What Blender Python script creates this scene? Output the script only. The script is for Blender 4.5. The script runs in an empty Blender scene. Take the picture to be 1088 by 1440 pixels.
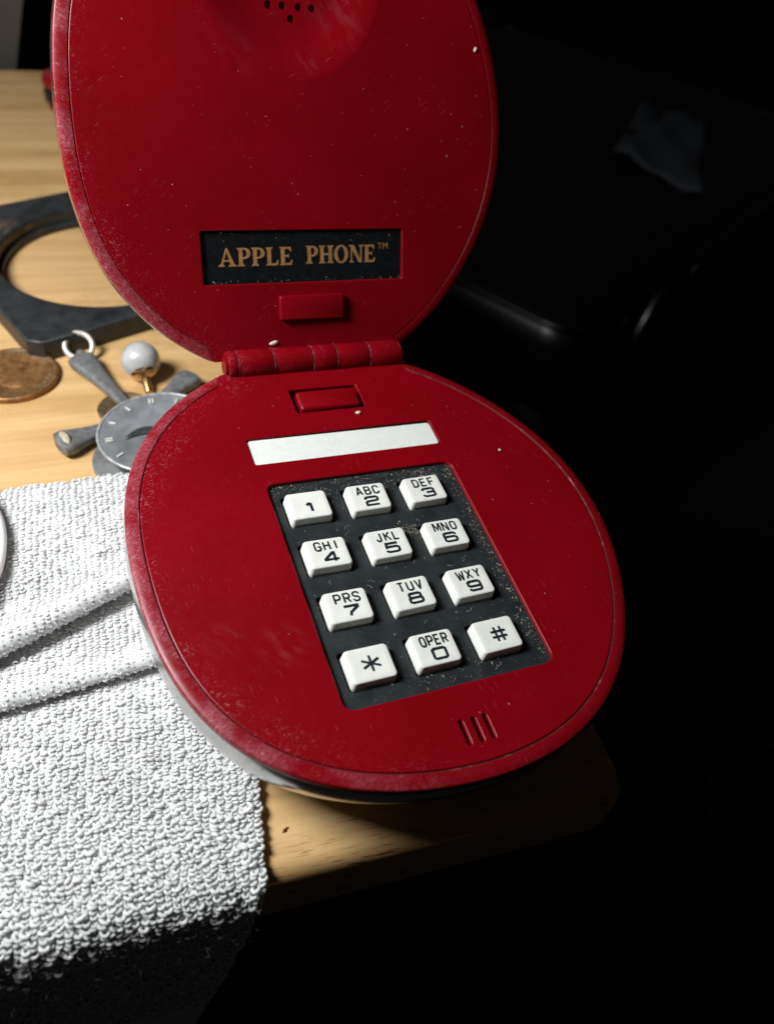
import bpy, bmesh, math, random
import numpy as np
from mathutils import Matrix, Vector

C = bpy.context.scene.collection
MM = 0.001
random.seed(7)
rng = np.random.default_rng(11)

# ------------------------------------------------------------------ camera
cam_d = bpy.data.cameras.new("camera")
cam = bpy.data.objects.new("camera", cam_d)
C.objects.link(cam)
R = Matrix(((0.9525039840935163, 0.12513948249839021, -0.27762613386713664),
            (-0.28333579140135623, 0.6983095949335167, -0.657331376806824),
            (0.11161088476015822, 0.7047721756311204, 0.7005991656141419)))
cam.matrix_world = Matrix.Translation(Vector((0.70877, -70.85376, 192.0011)) * MM) @ R.to_4x4()
cam_d.sensor_fit = 'VERTICAL'
cam_d.sensor_height = 36.0
cam_d.sensor_width = 27.2
cam_d.lens = 36.0 * 1153.637 / 1440.0
cam_d.clip_start = 0.005
cam_d.clip_end = 50.0
cam_d.dof.use_dof = True
cam_d.dof.focus_distance = 0.215
cam_d.dof.aperture_fstop = 11.5
bpy.context.scene.camera = cam

# ------------------------------------------------------------------ world, lamp, exposure
w = bpy.data.worlds.new("World")
bpy.context.scene.world = w
w.use_nodes = True
w.node_tree.nodes["Background"].inputs[0].default_value = (1.0, 0.88, 0.84, 1)
w.node_tree.nodes["Background"].inputs[1].default_value = 0.0075
vs = bpy.context.scene.view_settings
vs.view_transform = 'Standard'
vs.look = 'None'
vs.exposure = 0.0
vs.gamma = 1.0

ld = bpy.data.lights.new("desk_lamp_bulb", 'POINT')
ld.energy = 10.9
ld.color = (0.965, 0.995, 1.0)
ld.shadow_soft_size = 0.072
lamp = bpy.data.objects.new("desk_lamp_bulb", ld)
lamp.location = (-0.215, 0.112, 0.302)
C.objects.link(lamp)


# ------------------------------------------------------------------ node helpers
class NT:
    def __init__(s, name):
        s.m = bpy.data.materials.new(name)
        s.m.use_nodes = True
        s.t = s.m.node_tree
        s.b = s.t.nodes["Principled BSDF"]
        s.co = s.t.nodes.new("ShaderNodeTexCoord").outputs["Object"]

    def n(s, typ, **kw):
        nd = s.t.nodes.new("ShaderNode" + typ)
        for k, v in kw.items():
            setattr(nd, k, v)
        return nd

    def put(s, sock, v):
        if hasattr(v, "is_output"):
            s.t.links.new(v, sock)
        else:
            sock.default_value = v

    def set(s, name, v):
        if isinstance(v, tuple) and len(v) == 3:
            v = (*v, 1)
        s.put(s.b.inputs[name], v)

    def math(s, op, a, b=0.0, c=0.0, clamp=False):
        nd = s.n("Math", operation=op, use_clamp=clamp)
        s.put(nd.inputs[0], a)
        s.put(nd.inputs[1], b)
        s.put(nd.inputs[2], c)
        return nd.outputs[0]

    def map(s, scale=(1, 1, 1), rot=(0, 0, 0), loc=(0, 0, 0), co=None):
        # millimetre coordinates, then rotated, then scaled
        a = s.n("VectorMath", operation='SCALE')
        s.put(a.inputs[0], co or s.co)
        a.inputs[3].default_value = 1000.0
        b = s.n("VectorRotate", rotation_type='EULER_XYZ')
        s.put(b.inputs[0], a.outputs[0])
        b.inputs["Rotation"].default_value = rot
        d = s.n("VectorMath", operation='MULTIPLY_ADD')
        s.put(d.inputs[0], b.outputs[0])
        d.inputs[1].default_value = scale
        d.inputs[2].default_value = loc
        return d.outputs[0]

    def noise(s, vec, scale=1.0, detail=2.0, rough=0.5, dist=0.0):
        nd = s.n("TexNoise")
        s.put(nd.inputs["Vector"], vec)
        nd.inputs["Scale"].default_value = scale
        nd.inputs["Detail"].default_value = detail
        nd.inputs["Roughness"].default_value = rough
        nd.inputs["Distortion"].default_value = dist
        return nd.outputs[0]

    def step(s, v, lo, hi, a=0.0, b=1.0):
        nd = s.n("MapRange", interpolation_type='SMOOTHSTEP')
        s.put(nd.inputs[0], v)
        for i, x in enumerate((lo, hi, a, b)):
            s.put(nd.inputs[1 + i], x)
        return nd.outputs[0]

    def mix(s, f, a, b):
        nd = s.n("Mix", data_type='RGBA')
        s.put(nd.inputs[0], f)
        s.put(nd.inputs[6], (*a, 1) if isinstance(a, tuple) else a)
        s.put(nd.inputs[7], (*b, 1) if isinstance(b, tuple) else b)
        return nd.outputs[2]

    def bump(s, h, strength=0.3, dist=0.2):
        nd = s.n("Bump")
        nd.inputs["Strength"].default_value = strength
        nd.inputs["Distance"].default_value = dist * MM
        s.put(nd.inputs["Height"], h)
        s.put(s.b.inputs["Normal"], nd.outputs[0])

    def specks(s, size, dens, r, rot=0.3):
        v = s.n("TexVoronoi", feature='F1')
        s.put(v.inputs["Vector"], s.map(scale=(1 / size, 1 / size, 1 / size), rot=(0, 0, rot)))
        v.inputs["Scale"].default_value = 1.0
        sep = s.n("SeparateColor")
        s.put(sep.inputs[0], v.outputs["Color"])
        on = s.math('LESS_THAN', sep.outputs[0], dens)
        rad = s.math('MULTIPLY', sep.outputs[1], r / size)
        return s.math('MULTIPLY', on, s.step(v.outputs["Distance"], s.math('MULTIPLY', rad, 0.6), rad, 1.0, 0.0))

    def scratch(s, ang, ln, wd, lo, hi, seed):
        nv = s.noise(s.map(scale=(1 / ln, 1 / wd, 0.3), rot=(0, 0, ang), loc=(seed, seed * 1.7, seed)), detail=1.0)
        return s.step(nv, lo, hi)

    def sep(s, co=None):
        nd = s.n("SeparateXYZ")
        s.put(nd.inputs[0], co or s.co)
        return nd.outputs


def red_plastic(name, cy, rim, smudges=(), scr=-0.5):
    n = NT(name)
    X = n.math('MULTIPLY', n.sep()[0], 1000.0)
    Y = n.math('MULTIPLY', n.sep()[1], 1000.0)
    # distance from the middle of the oval, 1 at the rim
    dx = n.math('DIVIDE', n.math('SUBTRACT', X, 1.6), 67.5)
    dy = n.math('DIVIDE', n.math('SUBTRACT', Y, cy), 69.5)
    rad = n.math('SQRT', n.math('ADD', n.math('MULTIPLY', dx, dx), n.math('MULTIPLY', dy, dy)))
    left = n.step(X, 4.0, -58.0, 0.0, 1.0)
    patch = n.noise(n.map(scale=(0.07, 0.07, 0.07), loc=(3, 1, 5)), detail=3)
    near = n.step(rad, 0.85, 0.965)
    s1 = n.scratch(scr, 1.7, 0.17, 0.66, 0.75, 3.0)
    s2 = n.scratch(scr + 0.55, 1.2, 0.14, 0.67, 0.76, 9.0)
    s3 = n.scratch(scr - 1.2, 5.0, 0.12, 0.70, 0.78, 21.0)
    sp = n.specks(3.1, 0.075, 0.20)
    sp2 = n.specks(8.0, 0.22, 0.42, 1.1)
    cl = n.step(patch, 0.42, 0.66)
    amt = n.math('MULTIPLY', near, n.math('MULTIPLY_ADD', left, 0.95, 0.06))
    scratches = n.math('MULTIPLY', n.math('MAXIMUM', s1, s2), n.math('MULTIPLY', amt, n.math('MULTIPLY_ADD', cl, 0.75, 0.25)))
    free = n.math('MULTIPLY', s3, n.math('MULTIPLY', n.step(patch, 0.52, 0.62), 0.3))
    specks = n.math('MAXIMUM', n.math('MULTIPLY', sp, 0.6), n.math('MULTIPLY', sp2, 0.55))
    marks = n.math('MAXIMUM', n.math('MAXIMUM', scratches, free), specks, clamp=True)
    if rim:
        g = n.noise(n.map(scale=(0.55, 1.5, 0.8), rot=(0, 0, scr)), detail=5, rough=0.75)
        g2 = n.noise(n.map(scale=(0.10, 0.10, 0.10), loc=(8, 2, 0)), detail=3)
        k1 = n.scratch(scr, 1.5, 0.22, 0.58, 0.72, 31.0)
        k2 = n.scratch(scr + 0.5, 1.1, 0.18, 0.60, 0.74, 41.0)
        wear = n.math('MAXIMUM', n.math('MAXIMUM', k1, n.math('MULTIPLY', k2, 0.8)), n.math('MULTIPLY', n.step(g, 0.45, 0.8), 0.55))
        wear = n.math('MULTIPLY', wear, n.step(g2, 0.34, 0.60))
        wear = n.math('MULTIPLY', wear, n.math('MULTIPLY_ADD', left, 0.46, 0.04))
        base_wear = n.math('MULTIPLY', n.math('MULTIPLY', left, n.step(g2, 0.40, 0.60)), 0.07)
        marks = n.math('MAXIMUM', marks, n.math('ADD', wear, base_wear), clamp=True)
    haze = None
    for (sx, sy, sr, amt_) in smudges:
        d1 = n.math('SUBTRACT', X, sx)
        d2 = n.math('SUBTRACT', Y, sy)
        d = n.math('SQRT', n.math('ADD', n.math('MULTIPLY', d1, d1), n.math('MULTIPLY', d2, d2)))
        q = n.noise(n.map(scale=(0.13, 0.40, 0.2), rot=(0, 0, 0.9), loc=(sx, sy, 0)), detail=4, rough=0.65)
        h = n.math('MULTIPLY', n.math('MULTIPLY', n.step(d, sr, sr * 0.2), n.step(q, 0.42, 0.72)), amt_)
        haze = h if haze is None else n.math('MAXIMUM', haze, h)
    colv = n.noise(n.map(scale=(0.03, 0.03, 0.03)), detail=2)
    col = n.mix(n.step(colv, 0.3, 0.7), (0.176, 0.0005, 0.0036), (0.205, 0.0008, 0.0052))
    if haze is not None:
        col = n.mix(haze, col, (0.55, 0.22, 0.26))
    col = n.mix(marks, col, (0.56, 0.25, 0.32))
    n.set("Base Color", col)
    rg = n.noise(n.map(scale=(0.4, 0.4, 0.4)), detail=4)
    r = n.math('MULTIPLY_ADD', rg, 0.16, 0.26)
    r = n.math('MULTIPLY_ADD', marks, 0.35, r)
    n.set("Roughness", r)
    n.set("Specular IOR Level", 0.30)
    h = n.noise(n.map(scale=(0.16, 0.16, 0.16)), detail=1)
    h = n.math('MULTIPLY_ADD', marks, -0.25, h)
    n.bump(h, 0.25, 0.25)
    return n.m


def plain(name, col, rough, metal=0.0, var=0.15, nscale=0.5, bump=0.1, bdist=0.1, dust=None, spec=0.5):
    n = NT(name)
    g = n.noise(n.map(scale=(nscale,) * 3), detail=4, rough=0.6)
    c = n.mix(n.step(g, 0.3, 0.7), tuple(x * (1 - var) for x in col), tuple(min(1, x * (1 + var)) for x in col))
    if dust:
        f = n.math('MAXIMUM', n.specks(1.7, 0.25, 0.16), n.math('MULTIPLY', n.scratch(0.4, 3.0, 0.25, 0.66, 0.8, 4.0), 0.3))
        c = n.mix(f, c, dust)
    n.set("Base Color", c)
    n.set("Metallic", metal)
    n.set("Roughness", n.math('MULTIPLY_ADD', g, 0.2, rough - 0.1))
    n.set("Specular IOR Level", spec)
    if bump:
        n.bump(g, bump, bdist)
    return n.m


def mat_wood():
    n = NT("varnished_pine")
    warp = n.noise(n.map(scale=(0.006, 0.02, 0.02)), detail=2)
    yy = n.map(scale=(0.010, 0.20, 0.2))
    a = n.n("VectorMath", operation='ADD')
    n.put(a.inputs[0], yy)
    cx = n.n("CombineXYZ")
    n.put(cx.inputs[1], n.math('MULTIPLY', warp, 3.0))
    n.put(a.inputs[1], cx.outputs[0])
    big = n.noise(a.outputs[0], scale=0.55, detail=5, rough=0.6, dist=0.3)
    fine = n.noise(n.map(scale=(0.05, 1.6, 1.0)), detail=3, rough=0.6)
    pores = n.math('MULTIPLY', n.scratch(0.03, 6.5, 0.30, 0.60, 0.72, 2.0), n.step(n.noise(n.map(scale=(0.03, 0.05, 0.05))), 0.42, 0.60))
    c = n.mix(n.step(big, 0.28, 0.72), (0.46, 0.270, 0.108), (0.64, 0.415, 0.195))
    c = n.mix(n.math('MULTIPLY', n.step(fine, 0.5, 0.75), 0.5), c, (0.42, 0.245, 0.105))
    c = n.mix(n.math('MULTIPLY', pores, 0.9), c, (0.17, 0.075, 0.025))
    st = n.step(n.noise(n.map(scale=(0.018, 0.03, 0.03), loc=(5, 5, 2)), detail=4), 0.58, 0.72)
    c = n.mix(n.math('MULTIPLY', st, 0.25), c, (0.30, 0.15, 0.05))
    n.set("Base Color", c)
    n.set("Roughness", n.math('MULTIPLY_ADD', fine, 0.2, 0.33))
    n.set("Specular IOR Level", 0.3)
    n.bump(n.math('MULTIPLY_ADD', pores, -1.0, fine), 0.25, 0.12)
    return n.m


def mat_chrome():
    n = NT("worn_chrome_shell")
    g = n.noise(n.map(scale=(0.09, 0.09, 0.09)), detail=4, rough=0.6)
    s = n.math('MAXIMUM', n.scratch(0.6, 4.0, 0.22, 0.68, 0.75, 2.0), n.scratch(-0.3, 3.0, 0.2, 0.69, 0.76, 7.0))
    c = n.mix(n.step(g, 0.3, 0.7), (0.62, 0.60, 0.58), (0.72, 0.70, 0.68))
    c = n.mix(n.math('MULTIPLY', s, 0.75), c, (0.10, 0.10, 0.11))
    n.set("Base Color", c)
    n.set("Metallic", 1.0)
    n.set("Roughness", n.math('MULTIPLY_ADD', g, 0.22, 0.10))
    n.bump(n.math('MULTIPLY_ADD', s, -1.0, g), 0.12, 0.2)
    return n.m


def mat_cloth(name, col, rough=0.9):
    n = NT(name)
    g = n.noise(n.map(scale=(0.06, 0.06, 0.06)), detail=3)
    f = n.noise(n.map(scale=(2.5, 2.5, 2.5)), detail=2)
    c = n.mix(n.step(g, 0.35, 0.7), tuple(x * 0.90 for x in col), col)
    n.set("Base Color", c)
    n.set("Roughness", rough)
    n.set("Specular IOR Level", 0.15)
    n.set("Subsurface Weight", 0.55)
    n.b.inputs["Subsurface Radius"].default_value = (1.0, 0.9, 0.85)
    n.set("Subsurface Scale", 0.003)
    n.bump(f, 0.4, 0.15)
    return n.m


def mat_coin():
    n = NT("brown_bronze_patina")
    X, Y, Z = n.sep()[0:3]
    r = n.math('MULTIPLY', n.math('SQRT', n.math('ADD', n.math('MULTIPLY', X, X), n.math('MULTIPLY', Y, Y))), 1000.0)
    g = n.noise(n.map(scale=(0.35, 0.35, 0.35)), detail=5, rough=0.7)
    ring = n.math('MULTIPLY', n.step(r, 11.4, 12.4), n.step(r, 15.2, 14.6))
    c = n.mix(n.step(g, 0.3, 0.7), (0.20, 0.085, 0.028), (0.40, 0.20, 0.075))
    c = n.mix(n.math('MULTIPLY', n.step(g, 0.42, 0.62), n.math('MULTIPLY', ring, 0.85)), c, (0.20, 0.18, 0.115))
    n.set("Base Color", c)
    n.set("Metallic", 0.65)
    n.set("Roughness", 0.42)
    n.bump(g, 0.5, 0.35)
    return n.m


def scuffed(name, sc, thr):
    n = NT(name)
    g = n.noise(n.map(scale=(sc, sc, sc)), detail=4, rough=0.65)
    c = n.mix(n.step(g, thr, thr + 0.28), (0.09, 0.001, 0.004), (0.42, 0.15, 0.18))
    n.set("Base Color", c)
    n.set("Roughness", 0.6)
    return n.m


M = {}
M['red_panel'] = red_plastic("red_plastic_tray", 12.0, False, ((-35, -15, 8, 0.075), (-48, -10, 7, 0.04)))
M['red_rim'] = red_plastic("red_plastic_tray_rim", 12.0, True)
M['red_lid'] = red_plastic("red_plastic_lid", 70.85, False, ((14, 100, 12, 0.06), (4, 87, 5, 0.07), (-16, 90, 10, 0.025)), 0.6)
M['red_lid_rim'] = red_plastic("red_plastic_lid_rim", 70.85, True, (), 0.6)
M['red_hinge'] = red_plastic('red_plastic_hinge', -5.0, False)
M['red_small'] = red_plastic("red_plastic_fittings", 60.0, False)
M['chrome'] = mat_chrome()
M['black_plate'] = plain("black_gloss_plate", (0.0065, 0.0075, 0.0085), 0.28, dust=(0.08, 0.10, 0.11), bump=0.05)
M['keypad'] = plain("charcoal_keypad_plastic", (0.0145, 0.0195, 0.022), 0.50, dust=(0.13, 0.12, 0.09), var=0.25, nscale=0.15, bump=0.15)
M['key'] = plain("ivory_key_plastic", (0.77, 0.775, 0.715), 0.30, var=0.03, bump=0.04)
M['ink'] = plain("dark_print_ink", (0.012, 0.015, 0.022), 0.45, bump=0)
M['gold_ink'] = plain("gold_print", (0.42, 0.22, 0.085), 0.42, metal=0.25, bump=0)
M['paper'] = plain("white_card", (0.70, 0.725, 0.68), 0.75, var=0.03, dust=(0.35, 0.34, 0.30), bump=0.05)
M['dark_gap'] = plain("dark_cavity", (0.004, 0.003, 0.003), 0.8, bump=0)
M['wood'] = mat_wood()
M['towel'] = mat_cloth("white_terry_cotton", (0.70, 0.69, 0.685))
M['white_fabric'] = mat_cloth("white_cap_plastic", (0.78, 0.77, 0.76), 0.7)
M['coin'] = mat_coin()
M['pewter'] = plain("dull_pewter", (0.17, 0.17, 0.172), 0.40, metal=0.3, var=0.25, nscale=0.4, bump=0.3)
M['dial'] = plain("grey_dial_metal", (0.235, 0.245, 0.26), 0.32, metal=0.25, var=0.25, nscale=0.12, bump=0.15)
M['silver'] = plain("polished_silver", (0.62, 0.58, 0.52), 0.38, metal=0.35)
M['mark'] = plain('pale_mark', (0.62, 0.60, 0.55), 0.4, bump=0)
M['brass'] = plain("tarnished_brass", (0.32, 0.24, 0.12), 0.4, metal=0.9, var=0.3)
M['gold'] = plain("gilt_metal", (0.62, 0.42, 0.20), 0.25, metal=1.0)
M['inlay'] = plain("cream_inlay", (0.36, 0.32, 0.22), 0.4, var=0.15)
M['dark_steel'] = plain("dark_hand_steel", (0.05, 0.052, 0.058), 0.4, metal=0.4)
M['slab'] = plain("black_painted_iron", (0.021, 0.023, 0.026), 0.48, var=0.4, nscale=0.2, bump=0.4, bdist=0.4)
M['leather'] = plain("black_leather", (0.0016, 0.0014, 0.0013), 0.36, nscale=0.25, bump=0.35, bdist=0.5, spec=0.28)
M['grey_cloth'] = mat_cloth("grey_cotton", (0.030, 0.035, 0.044))
M['rail'] = plain('dark_steel_rail', (0.05, 0.05, 0.054), 0.32, metal=1.0, bump=0)
M['seam_dirt'] = scuffed('seam_dirt', 0.22, 0.52)
M['wear_line'] = scuffed('wear_line', 0.9, 0.47)
M['bezel'] = plain('worn_grey_rim', (0.36, 0.36, 0.365), 0.35, metal=0.3, var=0.3, nscale=0.5)
M['lint'] = plain('white_lint', (0.42, 0.37, 0.35), 0.9, bump=0)
M['cable'] = plain("grey_rubber", (0.09, 0.085, 0.075), 0.5, bump=0)
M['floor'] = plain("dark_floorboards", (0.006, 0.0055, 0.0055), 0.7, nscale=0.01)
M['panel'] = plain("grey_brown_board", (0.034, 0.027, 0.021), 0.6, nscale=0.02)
M['dust'] = plain("pale_dust", (0.34, 0.28, 0.19), 0.9, var=0.5, nscale=1.5, bump=0)
M['chip'] = plain("cream_chip", (0.66, 0.60, 0.49), 0.6, bump=0)
M['red_gloss'] = plain("red_gloss", (0.17, 0.004, 0.007), 0.12, bump=0)
M['black_gloss'] = plain("black_gloss", (0.010, 0.010, 0.010), 0.35, bump=0)
M['crumb'] = plain("red_brown_crumb", (0.17, 0.022, 0.012), 0.6, bump=0)
M['hair'] = plain("brown_hair", (0.12, 0.10, 0.085), 0.5, bump=0)
pn = NT("pearl")
gg = pn.noise(pn.map(scale=(0.25, 0.25, 0.25)), detail=3)
pn.set("Base Color", pn.mix(pn.step(gg, 0.3, 0.7), (0.36, 0.36, 0.365), (0.46, 0.455, 0.45)))
pn.set("Roughness", 0.34)
pn.set("Coat Weight", 1.0)
pn.set("Coat Roughness", 0.13)
pn.set("Sheen Weight", 0.15)
M['pearl'] = pn.m
rn = NT("rusty_black_iron")
g1 = rn.noise(rn.map(scale=(0.10, 0.10, 0.10)), detail=5, rough=0.7)
g2 = rn.math('MULTIPLY', rn.scratch(1.9, 16.0, 3.0, 0.55, 0.68, 5.0), rn.step(rn.noise(rn.map(scale=(0.03, 0.03, 0.03), loc=(4, 9, 1)), detail=3), 0.5, 0.62))
cc = rn.mix(rn.step(g1, 0.3, 0.7), (0.009, 0.010, 0.011), (0.026, 0.028, 0.030))
cc = rn.mix(rn.math('MULTIPLY', g2, 0.55), cc, (0.15, 0.085, 0.055))
rn.set("Base Color", cc)
rn.set("Roughness", rn.math('MULTIPLY_ADD', g1, 0.3, 0.30))
rn.bump(g1, 0.5, 0.5)
M['slab'] = rn.m


# ------------------------------------------------------------------ geometry helpers (all in millimetres)
def mesh_from(verts, faces, smooth=True):
    me = bpy.data.meshes.new("m")
    me.from_pydata([tuple(float(c) * MM for c in v) for v in verts], [], [tuple(int(i) for i in f) for f in faces])
    me.validate()
    if smooth:
        me.polygons.foreach_set("use_smooth", [True] * len(me.polygons))
    return me


def sharp(me, deg=35):
    me.set_sharp_from_angle(angle=math.radians(deg))
    return me


def obj(name, me, mat, parent=None, mw=None):
    o = bpy.data.objects.new(name, me)
    me.name = name
    if mat is not None:
        me.materials.clear()
        me.materials.append(mat)
    C.objects.link(o)
    if parent is not None:
        o.parent = parent
    if mw is not None:
        o.matrix_local = mw
    return o


def tag(o, label=None, cat=None, group=None, kind=None):
    for k, v in (('label', label), ('category', cat), ('group', group), ('kind', kind)):
        if v:
            o[k] = v
    return o


def empty(name, loc=(0, 0, 0), rz=0.0):
    o = bpy.data.objects.new(name, None)
    o.empty_display_size = 0.01
    o.location = Vector(loc) * MM
    o.rotation_euler = (0, 0, rz)
    C.objects.link(o)
    return o


def loft(rings, cap0=False, cap1=False, closed=True):
    n = len(rings[0])
    v = [p for r in rings for p in r]
    f = []
    for k in range(len(rings) - 1):
        for i in range(n if closed else n - 1):
            j = (i + 1) % n
            f.append((k * n + i, k * n + j, (k + 1) * n + j, (k + 1) * n + i))
    if cap0:
        f.append(tuple(range(n - 1, -1, -1)))
    if cap1:
        f.append(tuple((len(rings) - 1) * n + i for i in range(n)))
    return v, f


def lathe(prof, n=32, c=(0, 0, 0)):
    rings = [[(c[0] + r * math.cos(2 * math.pi * i / n), c[1] + r * math.sin(2 * math.pi * i / n), c[2] + z) for i in range(n)] for r, z in prof]
    v, f = loft(rings, prof[0][0] > 0, prof[-1][0] > 0)
    return v, f


def join(*vf):
    V, F = [], []
    for v, f in vf:
        o = len(V)
        V += list(v)
        F += [tuple(i + o for i in q) for q in f]
    return V, F


def tube(pts, r, n=8, caps=True):
    pts = [Vector(p) for p in pts]
    rs = r if isinstance(r, (list, tuple)) else [r] * len(pts)
    rings = []
    up = Vector((0.13, 0.21, 1)).normalized()
    for i, p in enumerate(pts):
        t = (pts[min(i + 1, len(pts) - 1)] - pts[max(i - 1, 0)]).normalized()
        a = t.cross(up)
        if a.length < 1e-4:
            a = t.cross(Vector((1, 0, 0)))
        a.normalize()
        b = t.cross(a)
        up = b if b.dot(up) > 0 else -b
        rings.append([tuple(p + rs[i] * (math.cos(2 * math.pi * k / n) * a + math.sin(2 * math.pi * k / n) * b)) for k in range(n)])
    return loft(rings, caps, caps)


def rrect(x0, y0, x1, y1, r, n=6):
    pts = []
    for cx, cy, a0 in ((x1 - r, y1 - r, 0), (x0 + r, y1 - r, 90), (x0 + r, y0 + r, 180), (x1 - r, y0 + r, 270)):
        for i in range(n + 1):
            a = math.radians(a0 + 90 * i / n)
            pts.append((cx + r * math.cos(a), cy + r * math.sin(a)))
    return pts


def rpoly(pts, r, n=5):
    """rounded polygon from corner points (counter-clockwise)"""
    out = []
    m = len(pts)
    for i in range(m):
        p0, p, p1 = (Vector(pts[(i - 1) % m]), Vector(pts[i]), Vector(pts[(i + 1) % m]))
        a = (p0 - p).normalized()
        b = (p1 - p).normalized()
        for k in range(n + 1):
            t = k / n
            q0 = p + a * r * (1 - t)
            q1 = p + b * r * t
            out.append(tuple(q0.lerp(q1, t)))
    return out


def plate(outer, holes, z_top, thick, bevel=0.25, res=2):
    """flat plate with real openings: filled 2D curve, extruded and bevelled"""
    cu = bpy.data.curves.new("plate", 'CURVE')
    cu.dimensions = '2D'
    cu.fill_mode = 'BOTH'
    K = 1.0  # work in millimetres, scale afterwards
    for pts in [outer] + list(holes):
        sp = cu.splines.new('POLY')
        sp.points.add(len(pts) - 1)
        for i, p in enumerate(pts):
            sp.points[i].co = (p[0] * K, p[1] * K, 0, 1)
        sp.use_cyclic_u = True
    cu.extrude = thick / 2 - bevel
    cu.bevel_depth = bevel
    cu.bevel_resolution = res
    cu.offset = -bevel
    o = bpy.data.objects.new("plate", cu)
    C.objects.link(o)
    dg = bpy.context.evaluated_depsgraph_get()
    me = bpy.data.meshes.new_from_object(o.evaluated_get(dg))
    bpy.data.objects.remove(o)
    bpy.data.curves.remove(cu)
    me.transform(Matrix.Scale(MM, 4) @ Matrix.Translation((0, 0, z_top - thick / 2)))
    bm = bmesh.new()
    bm.from_mesh(me)
    bmesh.ops.remove_doubles(bm, verts=bm.verts, dist=1e-7)
    bmesh.ops.recalc_face_normals(bm, faces=bm.faces)
    bm.to_mesh(me)
    bm.free()
    sharp(me, 40)
    me.polygons.foreach_set("use_smooth", [abs(p.normal.z) < 0.995 for p in me.polygons])
    return me


def box_vf(x0, y0, z0, x1, y1, z1, r=0.5, b=0.4):
    rings = []
    for z, d in ((z0, b), (z0 + b * 0.3, b * 0.3), (z0 + b, 0), (z1 - b, 0), (z1 - b * 0.3, b * 0.3), (z1, b)):
        rings.append([(p[0], p[1], z) for p in rrect(x0 + d, y0 + d, x1 - d, y1 - d, max(0.05, r - d * 0.5), 4)])
    return loft(rings, True, True)


def stroke(pts, wd, closed=False, z=0.0):
    """flat mitred ribbon along a 2D polyline"""
    P = [Vector(p) for p in pts]
    n = len(P)
    v, f = [], []
    for i in range(n):
        if closed:
            a, b = P[(i - 1) % n], P[(i + 1) % n]
        else:
            a, b = P[max(i - 1, 0)], P[min(i + 1, n - 1)]
        d0 = (P[i] - a).normalized() if (P[i] - a).length > 1e-9 else (b - P[i]).normalized()
        d1 = (b - P[i]).normalized() if (b - P[i]).length > 1e-9 else d0
        t = (d0 + d1)
        t = t.normalized() if t.length > 1e-6 else d0
        nn = Vector((-t.y, t.x))
        k = max(0.45, nn.dot(Vector((-d0.y, d0.x))))
        o = nn * (wd / 2 / k)
        v += [(P[i].x + o.x, P[i].y + o.y, z), (P[i].x - o.x, P[i].y - o.y, z)]
    for i in range(n if closed else n - 1):
        j = (i + 1) % n
        f.append((2 * i + 1, 2 * j + 1, 2 * j, 2 * i))
    return v, f


def text_vf(body, height, sx, cx, cy, z, space=1.0, bold=0.0):
    cu = bpy.data.curves.new("t", 'FONT')
    cu.body = body
    cu.align_x = 'CENTER'
    cu.space_character = space
    cu.offset = bold
    cu.resolution_u = 4
    cu.fill_mode = 'FRONT'
    o = bpy.data.objects.new("t", cu)
    C.objects.link(o)
    dg = bpy.context.evaluated_depsgraph_get()
    me = bpy.data.meshes.new_from_object(o.evaluated_get(dg))
    bpy.data.objects.remove(o)
    v = [(p.co.x, p.co.y) for p in me.vertices]
    f = [tuple(p.vertices) for p in me.polygons]
    bpy.data.meshes.remove(me)
    bpy.data.curves.remove(cu)
    ys = [p[1] for p in v]
    xs = [p[0] for p in v]
    y0, y1 = min(ys), max(ys)
    k = height / (y1 - y0)
    xm = (min(xs) + max(xs)) / 2
    return [((p[0] - xm) * k * sx + cx, (p[1] - (y0 + y1) / 2) * k + cy, z) for p in v], f


# ------------------------------------------------------------------ setting: floor, table, board behind
def structure(name, me, mat):
    o = obj(name, me, mat)
    o['kind'] = 'structure'
    return o


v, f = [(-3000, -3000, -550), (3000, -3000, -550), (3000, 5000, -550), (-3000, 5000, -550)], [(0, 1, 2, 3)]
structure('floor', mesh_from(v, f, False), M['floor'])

table = tag(empty('table', (-120, 266, -550)), 'pale varnished wooden table under the red telephone and the white towel', 'table')
TX, TY, TZ = -120, 266, -550


def rel(vf, c):
    return [(p[0] - c[0], p[1] - c[1], p[2] - c[2]) for p in vf[0]], vf[1]


# top: slab with rounded long edges, length along x
prof = []
y0, y1, th, rr = 0.0, 533.0, 24.0, 5.0
for cy, cz, a0 in ((y0 + rr, -rr, 180), (y1 - rr, -rr, 90), (y1 - rr, -th + rr, 0), (y0 + rr, -th + rr, 270)):
    for i in range(7):
        a = math.radians(a0 - 90 * i / 6)
        prof.append((cy + rr * math.cos(a), cz + rr * math.sin(a)))
rings = []
for x, d in ((-420, 3), (-417, 0), (106, 0), (109, 1.2), (110, 4)):
    rings.append([(x, p[0] + (d if p[0] < 200 else -d), p[1] + (d * .3 if p[1] < -12 else -d * .3)) for p in prof])
v, f = loft(rings, True, True)
v, f = rel((v, f), (TX, TY, TZ))
obj('table_top', sharp(mesh_from(v, f), 50), M['wood'], table)
for lx, ly in ((-385, 40), (75, 40), (-385, 493), (75, 493)):
    v, f = rel(box_vf(lx - 20, ly - 20, -550, lx + 20, ly + 20, -24.3, 3, 2), (TX, TY, TZ))
    obj('table_leg', sharp(mesh_from(v, f)), M['black_gloss'], table)
for (xa, ya, xb, yb) in ((-364, 30, 54, 48), (-364, 485, 54, 503)):
    v, f = rel(box_vf(xa, ya, -90, xb, yb, -24.5, 1, 1), (TX, TY, TZ))
    obj('apron', sharp(mesh_from(v, f)), M['black_gloss'], table)

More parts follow.
